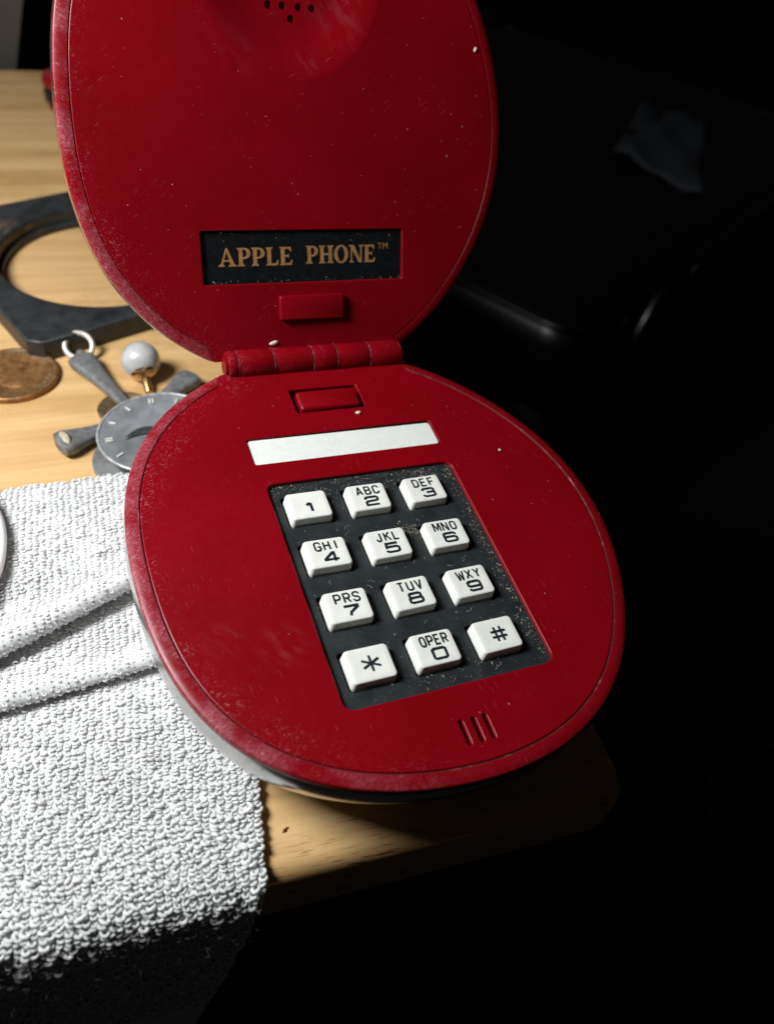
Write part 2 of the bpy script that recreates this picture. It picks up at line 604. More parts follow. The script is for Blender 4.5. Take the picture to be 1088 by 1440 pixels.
# grey-brown board standing behind the table, leaning a little
rings = []
for z, lean in ((-550, -150), (420, 118)):
    xr = -43 + 0.288 * z
    rings.append([(-260 + (xr + 43), 548, z), (xr, 548, z), (xr, 566, z), (-260 + (xr + 43), 566, z)])
v, f = loft(rings, True, True)
v = [(p[0] + 60, p[1] - 557, p[2] + 550) for p in v]
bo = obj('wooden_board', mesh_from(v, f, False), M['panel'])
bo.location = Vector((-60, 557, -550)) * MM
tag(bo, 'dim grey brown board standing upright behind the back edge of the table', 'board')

# ------------------------------------------------------------------ telephone
FC = [69.631, -0.796, 1.731, -2.666, 0.303, 0.504, -0.443, -0.598, 0.125, 0.54, 0.346]
OX, OY, YH = 1.6, 12.0, 78.6
HY, HZ, LA = 82.851, -4.347, 1.032


def contour(n=240):
    pts = []
    for i in range(n):
        t = 2 * math.pi * i / n
        r = FC[0] + sum(FC[2 * k - 1] * math.cos(k * t) + FC[2 * k] * math.sin(k * t) for k in range(1, 6))
        x, y = OX + r * math.cos(t), OY + r * math.sin(t)
        if y > YH:
            y = YH
        pts.append((x, y))
    return pts


def inset(pts, d, hinge=False):
    n = len(pts)
    if hinge:   # the border band fades out where the hinge sits
        q = inset(pts, d)
        out = []
        for p, r in zip(pts, q):
            yb_ = p[1] if hinge != 'lid' else HY - p[1]
            k = min(1.0, max(0.0, (78.45 - yb_) / 1.1))
            k = k * k * (3 - 2 * k)
            out.append((p[0] + (r[0] - p[0]) * k, p[1] + (r[1] - p[1]) * k + (0 if k > .99 else (1 if hinge == 'lid' else -1) * .02 * (1 - k) * d)))
        return out
    out = []
    for i in range(n):
        a, b = Vector(pts[i - 1]), Vector(pts[(i + 1) % n])
        t = (b - a).normalized()
        out.append((pts[i][0] - t.y * d, pts[i][1] + t.x * d))
    return out


CT = contour()


def rim_mesh(ct, hinge):
    rings = []
    for d, z in ((0.35, -3.0), (0.0, -2.4), (0.0, -0.95), (0.12, -0.62), (0.40, -0.42), (1.6, -0.2), (3.3, -0.02), (3.55, -0.06), (3.72, -0.30), (3.75, -2.6)):
        rings.append([(p[0], p[1], z) for p in inset(ct, d, hinge)])
    v, f = loft(rings)
    me = sharp(mesh_from(v, f), 40)
    n = len(ct)
    mi = np.zeros(len(me.polygons), np.int32)
    if hinge == 'tray':      # pale dirt settled in the seam
        mi[6 * n:8 * n] = 1
    RIM_IDX.append(mi)
    return me


RIM_IDX = []


def shell_mesh(ct, depth, cy, shift):
    rings = []
    n = 26
    for k in range(n + 1):
        t = (k / n) * math.pi / 2
        z = -1.15 - depth * math.sin(t)
        s_ = max(math.cos(t) ** 0.50, 0.02) if k < n else 0.02
        bulge = 1.0 + 0.014 * math.sin(min(1, k / 6) * math.pi)
        q = inset(ct, 0.30)
        m = math.sin(t) ** 2
        rings.append([(OX + (p[0] - OX) * s_ * bulge + shift[0] * m, cy + (p[1] - cy) * s_ * bulge + shift[1] * m, z) for p in q])
    v, f = loft(rings, False, True)
    return mesh_from(v, f)


PM = Matrix(((0.9945111741915554, -0.0776641839797495, 0.07011275871689138),
             (0.0847205658894069, 0.9909597673796416, -0.10402482948923886),
             (-0.06139991957252139, 0.10939384791498175, 0.9921003154494217)))
phone = bpy.data.objects.new('telephone', None)
phone.empty_display_size = 0.02
C.objects.link(phone)
phone.matrix_world = Matrix.Translation(Vector((60.56635, 57.04579, 33.51489)) * MM) @ PM.to_4x4()
tag(phone, 'dark red clamshell telephone standing open on the table edge with ivory keys', 'telephone')

KX0, KX1, KY0, KY1 = -26.2, 29.4, -34.3, 34.1
hole_keypad = rpoly([(KX0, KY0), (KX1, KY0), (KX1, KY1), (KX0, KY1)], 3.0)
hole_label = rpoly([(-27.2, 41.6), (29.7, 41.6), (29.7, 51.3), (-27.2, 51.3)], 1.0)
hole_btn = rpoly([(-9.7, 59.7), (11.9, 59.7), (11.9, 69.6), (-9.7, 69.6)], 0.8)
slots = [rrect(x - 0.55, -49.1, x + 0.55, -42.8, 0.5, 4) for x in (-1.2, 2.1, 5.1)]
face_out = inset(CT, 3.82, 'tray')
obj('face_panel', plate(face_out, [hole_keypad, hole_label, hole_btn] + slots, 0.0, 2.6, 0.28), M['red_panel'], phone)
ro = obj('rim', rim_mesh(CT, 'tray'), M['red_rim'], phone)
ro.data.materials.append(M['seam_dirt'])
ro.data.polygons.foreach_set('material_index', RIM_IDX[-1])
SHELL_D = 33.0
for _ in range(12):   # deep enough to stand on the table
    sm_ = shell_mesh(CT, SHELL_D, OY, (-10.0, -4.0))
    low = min((phone.matrix_world @ q.co).z for q in sm_.vertices) / MM
    SHELL_D += low - 0.1
obj('shell', sm_, M['chrome'], phone)

# recess floors
keyholes = []
KP = []
pitch_y, kw, kh, ktop = 16.28, 11.1, 8.9, 1.18
for r in range(4):
    for c in range(3):
        KP.append(((c - 1) * 17.0, (1.5 - r) * pitch_y))
for (x, y) in KP:
    keyholes.append(rrect(x - kw / 2 - 1.0, y - kh / 2 - 1.0, x + kw / 2 + 1.0, y + kh / 2 + 1.0, 1.2, 3))
kp = plate(rpoly([(KX0 - 1, KY0 - 1), (KX1 + 1, KY0 - 1), (KX1 + 1, KY1 + 1), (KX0 - 1, KY1 + 1)], 2), keyholes, -1.05, 1.0, 0.12)
obj('keypad_plate', kp, M['keypad'], phone)
v, f = box_vf(KX0 - 1, KY0 - 1, -6.4, KX1 + 1, KY1 + 1, -6.0)
obj('keypad_backing', mesh_from(v, f), M['dark_gap'], phone)

# words and digits on the keys
G = {
    '0': ([(0.14, 0), (0.86, 0), (1, .12), (1, .88), (.86, 1), (.14, 1), (0, .88), (0, .12)], True),
    '1': [([(.58, 0), (.58, 1)], False), ([(.58, .93), (.36, .93), (.16, .72)], False)],
    '2': ([(0, .74), (0, .88), (.12, 1), (.88, 1), (1, .88), (1, .64), (.88, .53), (.14, .47), (0, .36), (0, 0), (1.03, 0)], False),
    '3': [([(0, .78), (.02, .9), (.14, 1), (.86, 1), (.98, .9), (.98, .62), (.86, .52), (.30, .52)], False),
          ([(.86, .52), (1, .42), (1, .12), (.86, 0), (.14, 0), (0, .1), (-.02, .24)], False)],
    '4': [([(.76, 0), (.76, 1.0), (.66, 1.0), (.0, .32), (.0, .24), (1.06, .24)], False)],
    '5': ([(.98, 1), (.06, 1), (.03, .55), (.14, .6), (.86, .6), (1, .48), (1, .12), (.86, 0), (.14, 0), (0, .1), (-.02, .22)], False),
    '6': ([(.98, .78), (.96, .9), (.84, 1), (.14, 1), (0, .88), (0, .12), (.14, 0), (.86, 0), (1, .12), (1, .44), (.86, .55), (.05, .55)], False),
    '7': ([(-.02, 1), (1, 1), (1, .86), (.42, .36), (.32, 0)], False),
    '8': [([(.16, .53), (.06, .62), (.06, .9), (.18, 1), (.82, 1), (.94, .9), (.94, .62), (.84, .53)], True),
          ([(.14, .53), (0, .42), (0, .12), (.14, 0), (.86, 0), (1, .12), (1, .42), (.86, .53)], True)],
    '9': ([(.02, .22), (.04, .1), (.16, 0), (.86, 0), (1, .12), (1, .88), (.86, 1), (.14, 1), (0, .88), (0, .56), (.14, .45), (.95, .45)], False),
    'A': [([(0, 0), (.44, 1), (.56, 1), (1, 0)], False), ([(.18, .32), (.82, .32)], False)],
    'B': [([(0, .0), (0, 1), (.74, 1), (.92, .88), (.92, .64), (.76, .53), (.04, .53)], False), ([(.7, .53), (.86, .51), (1, .38), (1, .14), (.8, 0), (0, 0)], False)],
    'C': ([(1, .74), (1, .86), (.78, 1), (.22, 1), (0, .84), (0, .16), (.22, 0), (.78, 0), (1, .14), (1, .28)], False),
    'D': ([(0, 0), (0, 1), (.68, 1), (1, .8), (1, .2), (.68, 0)], True),
    'E': [([(.95, 1), (0, 1), (0, 0), (.95, 0)], False), ([(0, .52), (.82, .52)], False)],
    'F': [([(.95, 1), (0, 1), (0, 0)], False), ([(0, .50), (.82, .50)], False)],
    'G': ([(1, .74), (1, .86), (.78, 1), (.22, 1), (0, .84), (0, .16), (.22, 0), (.78, 0), (1, .16), (1, .46), (.55, .46)], False),
    'H': [([(0, 0), (0, 1)], False), ([(1, 0), (1, 1)], False), ([(0, .52), (1, .52)], False)],
    'I': ([(.5, 0), (.5, 1)], False),
    'J': ([(.85, 1), (.85, .18), (.65, 0), (.3, 0), (.1, .18), (.1, .3)], False),
    'K': [([(0, 0), (0, 1)], False), ([(1, 1), (.06, .46)], False), ([(.34, .60), (1, 0)], False)],
    'L': ([(0, 1), (0, 0), (.9, 0)], False),
    'M': [([(-.1, 0), (-.1, 1), (.0, 1), (.5, .22), (1, 1), (1.1, 1), (1.1, 0)], False)],
    'N': ([(0, 0), (0, 1), (.08, 1), (.92, 0), (1, 0), (1, 1)], False),
    'O': ([(.32, 0), (.68, 0), (.9, .08), (1, .26), (1, .74), (.9, .92), (.68, 1), (.32, 1), (.1, .92), (0, .74), (0, .26), (.1, .08)], True),
    'P': ([(0, 0), (0, 1), (.76, 1), (1, .86), (1, .58), (.78, .44), (.04, .44)], False),
    'R': [([(0, 0), (0, 1), (.76, 1), (1, .86), (1, .6), (.78, .48), (.04, .48)], False), ([(.52, .48), (1, 0)], False)],
    'S': ([(1, .76), (1, .86), (.78, 1), (.22, 1), (0, .86), (0, .66), (.2, .54), (.8, .46), (1, .34), (1, .14), (.78, 0), (.22, 0), (0, .14), (0, .25)], False),
    'T': [([(0, 1), (1, 1)], False), ([(.5, 1), (.5, 0)], False)],
    'U': ([(0, 1), (0, .16), (.22, 0), (.78, 0), (1, .16), (1, 1)], False),
    'V': ([(0, 1), (.46, 0), (.54, 0), (1, 1)], False),
    'W': ([(-.15, 1), (.14, 0), (.22, 0), (.5, .8), (.78, 0), (.86, 0), (1.15, 1)], False),
    'X': [([(0, 0), (1, 1)], False), ([(0, 1), (1, 0)], False)],
    'Y': [([(0, 1), (.5, .46), (1, 1)], False), ([(.5, .5), (.5, 0)], False)],
    '#': [([(.30, -.05), (.30, 1.05)], False), ([(.72, -.05), (.72, 1.05)], False), ([(-.05, .30), (1.05, .30)], False), ([(-.05, .70), (1.05, .70)], False)],
    '*': [([(.5, -.08), (.5, 1.08)], False), ([(.0, .22), (1, .78)], False), ([(0, .78), (1, .22)], False)],
}


def glyph(ch, cx, cy, wd, ht, sw, z):
    g = G[ch]
    if isinstance(g, tuple):
        g = [g]
    parts = []
    for i, (pts, cl) in enumerate(g):
        parts.append(stroke([(cx + (p[0] - .5) * wd, cy + (p[1] - .5) * ht) for p in pts], sw, cl, z + 0.006 * i))
    return join(*parts)


def word(txt, cx, cy, adv, wd, ht, sw, z):
    return join(*[glyph(ch, cx + (i - (len(txt) - 1) / 2) * adv, cy, wd, ht, sw, z) for i, ch in enumerate(txt)])


key_names = ['1', '2', '3', '4', '5', '6', '7', '8', '9', '*', '0', '#']
key_words = ['', 'ABC', 'DEF', 'GHI', 'JKL', 'MNO', 'PRS', 'TUV', 'WXY', '', 'OPER', '']


def key_mesh():
    rings = []
    for z, d in ((-5.6, -0.30), (-2.2, -0.24), (ktop - 0.5, -0.05), (ktop - 0.22, 0.04), (ktop - 0.06, 0.15), (ktop, 0.38), (ktop - 0.035, 1.6), (ktop - 0.10, 3.2)):
        rings.append([(p[0], p[1], z) for p in rrect(-kw / 2 + d, -kh / 2 + d, kw / 2 - d, kh / 2 - d, max(.25, 1.0 - d * .4), 5)])
    v, f = loft(rings, False, True)
    return mesh_from(v, f)


km = key_mesh()
for i, (x, y) in enumerate(KP):
    k = obj('key', km, M['key'], phone)
    jz = random.uniform(-0.12, 0.12)
    k.location = Vector((x + random.uniform(-.12, .12), y + random.uniform(-.1, .1), jz)) * MM
    k.rotation_euler = (random.uniform(-.012, .012), random.uniform(-.012, .012), random.uniform(-.02, .02))
    d, wds = key_names[i], key_words[i]
    zl = ktop + 0.02
    if d == '1':
        vf = glyph('1', 0.2, -0.9, 2.6, 2.9, 0.74, zl)
    elif d == '*':
        vf = glyph('*', 0.15, 0.0, 4.3, 3.6, 0.58, zl)
    elif d == '#':
        vf = glyph('#', 0.35, 0.0, 3.7, 3.7, 0.60, zl)
    else:
        vf = glyph(d, 0.50, -1.60, 3.40, 2.75, 0.70, zl)
        vf = join(vf, word(wds, 0.30, 2.15, 2.45 if len(wds) == 3 else 1.95, 1.45 if len(wds) == 3 else 1.2, 2.50, 0.48, zl))
    lab = ('white key marked %s %s' % (wds, d)).replace('  ', ' ')
    k['label'] = lab.replace('*', 'with a star').replace('#', 'with a hash sign').replace('marked  with', 'with').replace('marked with', 'with')
    lo = obj('lettering', mesh_from(vf[0], vf[1], False), M['ink'], k)

# card in its recess, hook button
v, f = box_vf(-27.6, 41.25, -1.3, 30.1, 51.65, -0.75, 0.6, 0.1)
card = plate(rpoly([(-27.0, 41.75), (29.4, 41.75), (29.4, 50.6), (-27.0, 51.0)], 1.2), [], -0.45, 0.35, 0.05)
obj('label_card', card, M['paper'], phone)
v, f = box_vf(-28.6, 40.25, -3.4, 31.1, 52.65, -2.7, 0.6, 0.1)
obj('card_recess', mesh_from(v, f), M['red_small'], phone)
v, f = box_vf(-8.3, 60.3, -3.0, 10.6, 67.6, 1.0, 0.8, 0.7)
v = [(p[0], p[1], p[2] + (0.045 * (p[1] - 64) if p[2] > 0 else 0)) for p in v]
obj('hook_button', sharp(mesh_from(v, f), 60), M['red_small'], phone)
v, f = box_vf(-10.6, 58.8, -3.6, 12.8, 70.5, -2.8, 0.8, 0.1)
obj('button_recess', mesh_from(v, f), M['red_small'], phone)
for x in (-1.2, 2.1, 5.1):
    v, f = box_vf(x - 1.0, -49.6, -3.2, x + 1.0, -42.3, -1.6, 0.5, 0.1)
    obj('microphone_slot', mesh_from(v, f), M['red_small'], phone)

# ---- lid
PM4 = Matrix.Translation(Vector((0, HY, HZ))) @ Matrix(((1, 0, 0), (0, math.cos(LA), -math.sin(LA)), (0, math.sin(LA), math.cos(LA)))).to_4x4()
LM = Matrix.Translation(Vector((0, HY, HZ)) * MM) @ Matrix(((1, 0, 0), (0, math.cos(LA), -math.sin(LA)), (0, math.sin(LA), math.cos(LA)))).to_4x4()
LCT = [(p[0], HY - p[1]) for p in CT][::-1]
hole_plate = rpoly([(-29.8, 26.9), (33.7, 26.9), (33.7, 42.0), (-29.8, 42.0)], 0.5)
EC = (0.0, 108.0)
ER = 27.0
ear_hole = [(EC[0] + (ER - 1.0) * math.cos(2 * math.pi * i / 64), EC[1] + (ER - 1.0) * math.sin(2 * math.pi * i / 64)) for i in range(64)]
obj('lid_panel', plate(inset(LCT, 3.82, 'lid'), [hole_plate, ear_hole], 0.0, 2.4, 0.28), M['red_lid'], phone, LM)
obj('lid_rim', rim_mesh(LCT, 'lid'), M['red_lid_rim'], phone, LM)
obj('lid_shell', shell_mesh(LCT, 31.0, HY - OY, (0, 0)), M['chrome'], phone, LM)

# domed earpiece with holes
holes = []
for row, (dy, xs) in enumerate(((-10.6, (0,)), (-7.6, (-6.4, -2.3, 2.3, 6.3)), (-3.9, (-8.6, -4.3, 0, 4.3, 8.6)), (0, (-10.4, -6.4, -2.2, 2.2, 6.4, 10.4)), (3.9, (-8.6, -4.3, 0, 4.3, 8.6)), (7.6, (-6.4, -2.3, 2.3, 6.3)), (10.6, (0,)))):
    holes += [(EC[0] + x, EC[1] + dy) for x in xs]
bm = bmesh.new()
nr, na = 40, 120
grid = []


def dome(r):
    if r > ER - .01:
        return -0.03
    t = min(1, max(0, (ER - r) / 15.0))
    return 0.04 - 1.9 * t * t * (3 - 2 * t)


rings = []
for k in range(nr + 1):
    r = ER * (k / nr)
    rings.append([(EC[0] + max(r, .05) * math.cos(2 * math.pi * i / na), EC[1] + max(r, .05) * math.sin(2 * math.pi * i / na), dome(r)) for i in range(na)])
rings_b = [[(p[0], p[1], p[2] - 1.2) for p in r] for r in rings][::-1]
v, f = loft(rings + rings_b, False, False)
n0 = len(v)
tot = len(rings) * 2
for i in range(na):
    j = (i + 1) % na
    f.append(((tot - 1) * na + i, (tot - 1) * na + j, j, i))
em = mesh_from(v, f)
ear = obj('earpiece', em, M['red_lid'], phone, LM)
cut_v, cut_f = join(*[lathe([(1.02, -3), (1.02, 4)], 18, (h[0], h[1], 0)) for h in holes])
cutter = obj('cutter', mesh_from(cut_v, cut_f, False), M['dark_gap'])
cutter.parent = phone
cutter.matrix_local = LM
bpy.context.view_layer.update()
md = ear.modifiers.new("holes", 'BOOLEAN')
md.object = cutter
md.solver = 'EXACT'
dg = bpy.context.evaluated_depsgraph_get()
em2 = bpy.data.meshes.new_from_object(ear.evaluated_get(dg))
ear.modifiers.clear()
ear.data = em2
em2.name = 'earpiece'
em2.materials.clear()
em2.materials.append(M['red_lid'])
for p in em2.polygons:
    p.material_index = 0
sharp(em2, 40)
bpy.data.objects.remove(cutter)
v, f = lathe([(ER - 6, -5.4), (ER - 6, -4.8)], 40, (EC[0], EC[1], 0))
obj('speaker_backing', mesh_from(v, f, False), M['dark_gap'], phone, LM)

# latch block on the lid
v, f = box_vf(-7.4, 15.8, -1.0, 13.3, 23.1, 1.5, 0.6, 0.35)
obj('latch_block', sharp(mesh_from(v, f), 60), M['red_lid'], phone, LM)

# nameplate with gold serif capitals
npm = plate(rpoly([(-30.6, 26.1), (34.5, 26.1), (34.5, 42.8), (-30.6, 42.8)], 0.3), [], -0.75, 0.9, 0.05)
nameplate = obj('nameplate', npm, M['black_plate'], phone, LM)


def serif_letter(ch):
    """convex pieces in a unit-height box; returns (polygons, width)"""
    S = []
    st, sh = 0.21, 0.075

    def rect(a, b, c, d):
        S.append([(a, b), (c, b), (c, d), (a, d)])

    def foot(x0, x1, y, up=True):
        e = 0.085
        if up:
            S.append([(x0 - e, y), (x1 + e, y), (x1 + e, y + sh * .6), (x1, y + sh * 1.7), (x0, y + sh * 1.7), (x0 - e, y + sh * .6)])
        else:
            S.append([(x0 - e, y), (x0 - e, y - sh * .6), (x0, y - sh * 1.7), (x1, y - sh * 1.7), (x1 + e, y - sh * .6), (x1 + e, y)])

    def bowl(cx, cy, rx, ry, ix, iy, a0, a1, n=12):
        for i in range(n):
            t0, t1 = (math.radians(a0 + (a1 - a0) * k / n) for k in (i, i + 1))
            S.append([(cx + ix * math.cos(t0), cy + iy * math.sin(t0)), (cx + rx * math.cos(t0), cy + ry * math.sin(t0)),
                      (cx + rx * math.cos(t1), cy + ry * math.sin(t1)), (cx + ix * math.cos(t1), cy + iy * math.sin(t1))])
    if ch == 'A':
        S.append([(.40, 1.0), (.50, 1.0), (.86, .06), (.64, .06)][::-1])
        S.append([(.40, .98), (.47, .86), (.21, .06), (.115, .06)][::-1])
        rect(.25, .27, .60, .35)
        foot(.08, .24, 0)
        foot(.62, .87, 0)
        w_ = .98
    elif ch == 'P':
        rect(.1, .05, .1 + st, .95)
        foot(.1, .1 + st, 0)
        S.append([(.015, 1), (.015, .955), (.1, .88), (.42, .90), (.42, 1)])
        bowl(.40, .70, .33, .30, .12, .205, -90, 90)
        rect(.30, .40, .41, .49)
        w_ = .76
    elif ch == 'L':
        rect(.1, .05, .1 + st, .95)
        foot(.1, .1 + st, 1, False)
        S.append([(.015, 0), (.66, 0), (.71, .29), (.65, .29), (.55, .11), (.1, .11)])
        w_ = .74
    elif ch == 'E':
        rect(.1, .05, .1 + st, .95)
        S.append([(.015, 0), (.68, 0), (.73, .28), (.67, .28), (.57, .11), (.1, .11)])
        S.append([(.015, 1), (.1, .89), (.54, .89), (.62, .74), (.68, .74), (.655, 1)][::1])
        rect(.3, .46, .5, .56)
        S.append([(.47, .47), (.54, .36), (.54, .66), (.47, .55)])
        w_ = .76
    elif ch == 'H':
        for x in (.1, .60):
            rect(x, .05, x + st, .95)
            foot(x, x + st, 0)
            foot(x, x + st, 1, False)
        rect(.30, .46, .62, .56)
        w_ = .92
    elif ch == 'O':
        bowl(.44, .5, .43, .52, .215, .43, 0, 360, 32)
        w_ = .90
    elif ch == 'N':
        rect(.13, .05, .22, .95)
        rect(.72, .03, .81, .95)
        S.append([(.08, 1.0), (.32, 1.0), (.81, 0.0), (.62, 0.0)][::-1])
        foot(.12, .23, 0)
        foot(.71, .82, 1, False)
        S.append([(.0, 1), (.02, .95), (.13, .89), (.2, .89), (.2, 1)])
        w_ = .92
    return S, w_


V, F = [], []
zc = -0.75 + 0.012
nstep = 0


def put_word(word, x0, x1, y0, y1):
    global nstep
    tot_w = sum(serif_letter(ch)[1] for ch in word)
    k = (x1 - x0) / tot_w
    h = y1 - y0
    x = x0
    for ch in word:
        S, wl = serif_letter(ch)
        for j, poly in enumerate(S):
            b = len(V)
            area = sum(poly[i - 1][0] * poly[i][1] - poly[i][0] * poly[i - 1][1] for i in range(len(poly)))
            if area < 0:
                poly = poly[::-1]
            z = zc + 0.0025 * (j % 7) + 0.0004 * j
            V.extend([(x + p[0] * k, y0 + p[1] * h, z) for p in poly])
            F.append(tuple(range(b, b + len(poly))))
        x += wl * k


put_word('APPLE', -25.0, -2.2, 32.0, 37.2)
put_word('PHONE', 1.9, 24.9, 32.2, 37.4)
tv, tf = text_vf('TM', 1.75, 1.0, 27.3, 37.0, zc, 1.05)
V, F = join((V, F), (tv, tf))
obj('lettering', mesh_from(V, F, False), M['gold_ink'], nameplate)

# hinge: end collar and five knuckles, two of which belong to the lid
hy, hz, hr = 81.7, 0.35, 4.65
xs = [-25.6, -22.6, -11.6, 0.8, 8.7, 19.7, 30.6]
for i in range(6):
    a, b = xs[i] + 0.12, xs[i + 1] - 0.12
    r = hr - (0.10, 0.0, 0.14, 0.0, 0.14, 0.0)[i]
    rings = []
    for x, rr_ in ((a, r - 0.9), (a, r - 0.16), (a + 0.05, r - 0.05), (a + 0.18, r), (b - 0.18, r), (b - 0.05, r - 0.05), (b, r - 0.16), (b, r - 0.9)):
        rings.append([(x, hy + rr_ * math.cos(2 * math.pi * k / 28), hz + rr_ * math.sin(2 * math.pi * k / 28)) for k in range(28)])
    v, f = loft(rings, True, True)
    if i in (2, 4):   # the lid's knuckles carry a flat strap up to the lid
        ca, sa = math.cos(LA), math.sin(LA)
        bx = box_vf(a + 0.2, 2.0, -1.2, b - 0.2, 6.6, 0.6, 0.3, 0.25)
        bx = ([(p[0], HY + p[1] * ca - (p[2] + 1.2) * sa, HZ + p[1] * sa + (p[2] + 1.2) * ca) for p in bx[0]], bx[1])
        v, f = join((v, f), bx)
    kn = obj('hinge_knuckle', sharp(mesh_from(v, f), 40), M['red_hinge'], phone)
    if 0 < i < 6:    # scuffed line where two knuckles rub
        rl = [[(a - .1 + .13 * math.cos(2 * math.pi * q / 6), hy + (hr - .08 + .13 * math.sin(2 * math.pi * q / 6)) * math.cos(2 * math.pi * k / 40), hz + (hr - .08 + .13 * math.sin(2 * math.pi * q / 6)) * math.sin(2 * math.pi * k / 40)) for q in range(6)] for k in range(41)]
        v, f = loft(rl)
        obj('wear_line', mesh_from(v, f), M['wear_line'], kn)
v, f = tube([(-26.4, hy, hz), (31.6, hy, hz)], 3.0, 16)
obj('hinge_pin', sharp(mesh_from(v, f), 40), M['red_small'], phone)


# ------------------------------------------------------------------ dust on the keypad, chips
def shard(cx, cy, cz, ln, wd, th, a):
    ca, sa = math.cos(a), math.sin(a)
    pts = [(-ln / 2, 0, 0), (0, -wd / 2, 0), (ln / 2, random.uniform(-.2, .2) * wd, th * .3), (0, wd / 2, 0), (random.uniform(-.2, .2) * ln, 0, th)]
    v = [(cx + p[0] * ca - p[1] * sa, cy + p[0] * sa + p[1] * ca, cz + p[2]) for p in pts]
    return v, [(0, 1, 4), (1, 2, 4), (2, 3, 4), (3, 0, 4)]


bits = []
zk = -1.04
while len(bits) < 900:
    u = random.random()
    if u < 0.30:      # along the top edge
        x, y = random.uniform(KX0 + 1, KX1 - 1), KY1 - abs(random.gauss(0, 3.0)) - .4
    elif u < 0.58:    # along the right edge
        x, y = KX1 - abs(random.gauss(0, 1.6)) - .3, random.uniform(KY0 + 2, KY1 - 1)
    elif u < 0.70:
        x, y = random.gauss(9.0, 1.6), random.gauss(12.5, 1.5)
    elif u < 0.78:
        x, y = random.gauss(2, 7), random.gauss(-30, 2.0)
    else:
        x, y = random.uniform(KX0 + 1, KX1 - 1), random.uniform(KY0 + 1, KY1 - 1)
    if not (KX0 + .6 < x < KX1 - .5 and KY0 + .6 < y < KY1 - .5):
        continue
    if any(abs(x - k[0]) < kw / 2 + 0.9 and abs(y - k[1]) < kh / 2 + 0.9 for k in KP):
        continue
    big = random.random() ** 4
    bits.append(shard(x, y, zk, .16 + .85 * big * random.random() + .10, .12 + .2 * big, .08 + .12 * big, random.uniform(0, 6.3)))
dv, df = join(*bits)
PW = phone.matrix_world.copy()
bpy.context.view_layer.update()
PW = phone.matrix_world.copy()
dz = obj('dust_specks', mesh_from(dv, df, False), M['dust'])
dz.matrix_world = PW
tag(dz, 'pale dust and lint lying between the keys of the telephone', None, None, 'stuff')


# fine lint: curled fibres on the keypad, specks scattered over the red faces and the nameplate
lint = []
for _ in range(34):
    x, y = random.uniform(KX0 + 2, KX1 - 2), random.uniform(KY0 + 2, KY1 - 2)
    if any(abs(x - k[0]) < kw / 2 + 1.2 and abs(y - k[1]) < kh / 2 + 1.2 for k in KP):
        continue
    a, ln = random.uniform(0, 6.3), random.uniform(.8, 2.4)
    d = Vector((math.cos(a), math.sin(a), 0))
    e = Vector((-d.y, d.x, 0)) * random.uniform(-.5, .5)
    p = Vector((x, y, -0.98))
    lint.append(tube([p, p + d * ln * .5 + e + Vector((0, 0, .12)), p + d * ln], .035, 4))
for _ in range(85):
    x, y = random.uniform(-60, 62), random.uniform(-52, 76)
    if ((x - 1.6) / 61) ** 2 + ((y - 12) / 63) ** 2 > 1 or (KX0 - 1 < x < KX1 + 1 and KY0 - 1 < y < 52) or abs(x) < 13 and y > 58:
        continue
    q_ = random.random() ** 3
    lint.append(shard(x, y, 0.01, .12 + .5 * q_, .10 + .12 * q_, .07, random.uniform(0, 6.3)))
lv, lf_ = join(*lint)
lint2 = []
for _ in range(115):
    x, y = random.uniform(-60, 62), random.uniform(9, 104)
    if ((x - 1.6) / 61) ** 2 + ((y - 70.8) / 63) ** 2 > 1 or (-8 < x < 14 and 15 < y < 24):
        continue
    if math.hypot(x - EC[0], y - EC[1]) < ER + 1:
        continue
    onp = -29.5 < x < 33.4 and 27.2 < y < 41.7
    if not onp and (-30.5 < x < 34.5 and 26 < y < 43):
        continue
    q_ = random.random() ** 3
    lint2.append(shard(x, y, -0.73 if onp else 0.01, .12 + .45 * q_, .10 + .12 * q_, .07, random.uniform(0, 6.3)))
for _ in range(46):   # along the nameplate's edges
    x = random.uniform(-29.4, 33.3)
    y = random.choice((27.2 + abs(random.gauss(0, .4)), 41.7 - abs(random.gauss(0, 1.2))))
    lint2.append(shard(x, y, -0.73, random.uniform(.12, .5), random.uniform(.1, .2), .07, random.uniform(0, 6.3)))
l2v, l2f = join(*lint2)
l2v = [tuple((PM4 @ Vector(p))) for p in l2v]
ob = obj('lint_specks', mesh_from(*join((lv, lf_), (l2v, l2f)), False), M['lint'])
ob.matrix_world = PW
tag(ob, 'tiny white lint specks scattered over the red telephone faces', None, None, 'stuff')


def chip(name, mw, x, y, z, a, b, c, rot, label):
    v, f = lathe([(0.05, 0), (0.75, .05), (1.0, .4), (.7, .85), (0.1, 1.0)], 12)
    v = [(p[0] * a * (1 + .15 * math.sin(3 * p[1])), p[1] * b, p[2] * c) for p in v]
    o = obj(name, mesh_from(v, f), M['chip'])
    o.matrix_world = mw @ Matrix.Translation(Vector((x, y, z)) * MM) @ Matrix.Rotation(rot, 4, 'Z')
    tag(o, label, 'chip', 'pale chips stuck to the telephone')


chip('paint_chip', PW @ LM, -9.6, 9.0, 0.02, 1.5, .65, .5, 0.25, 'elongated cream chip lying on the lid just above the hinge')
chip('paint_chip', PW, 8.6, 57.2, 0.02, .95, .65, .5, 0.2, 'small cream chip between the hook button and the white card')
chip('paint_chip', PW, 47.2, 35.6, 0.02, .42, .5, .35, 0.9, 'tiny white chip on bare red face right of the keypad')
chip('paint_chip', PW @ LM, 57.6, 93.2, 0.02, .55, .75, .35, -0.5, 'tiny cream chip high on the right side of the lid')

# ------------------------------------------------------------------ towel
NS = 0


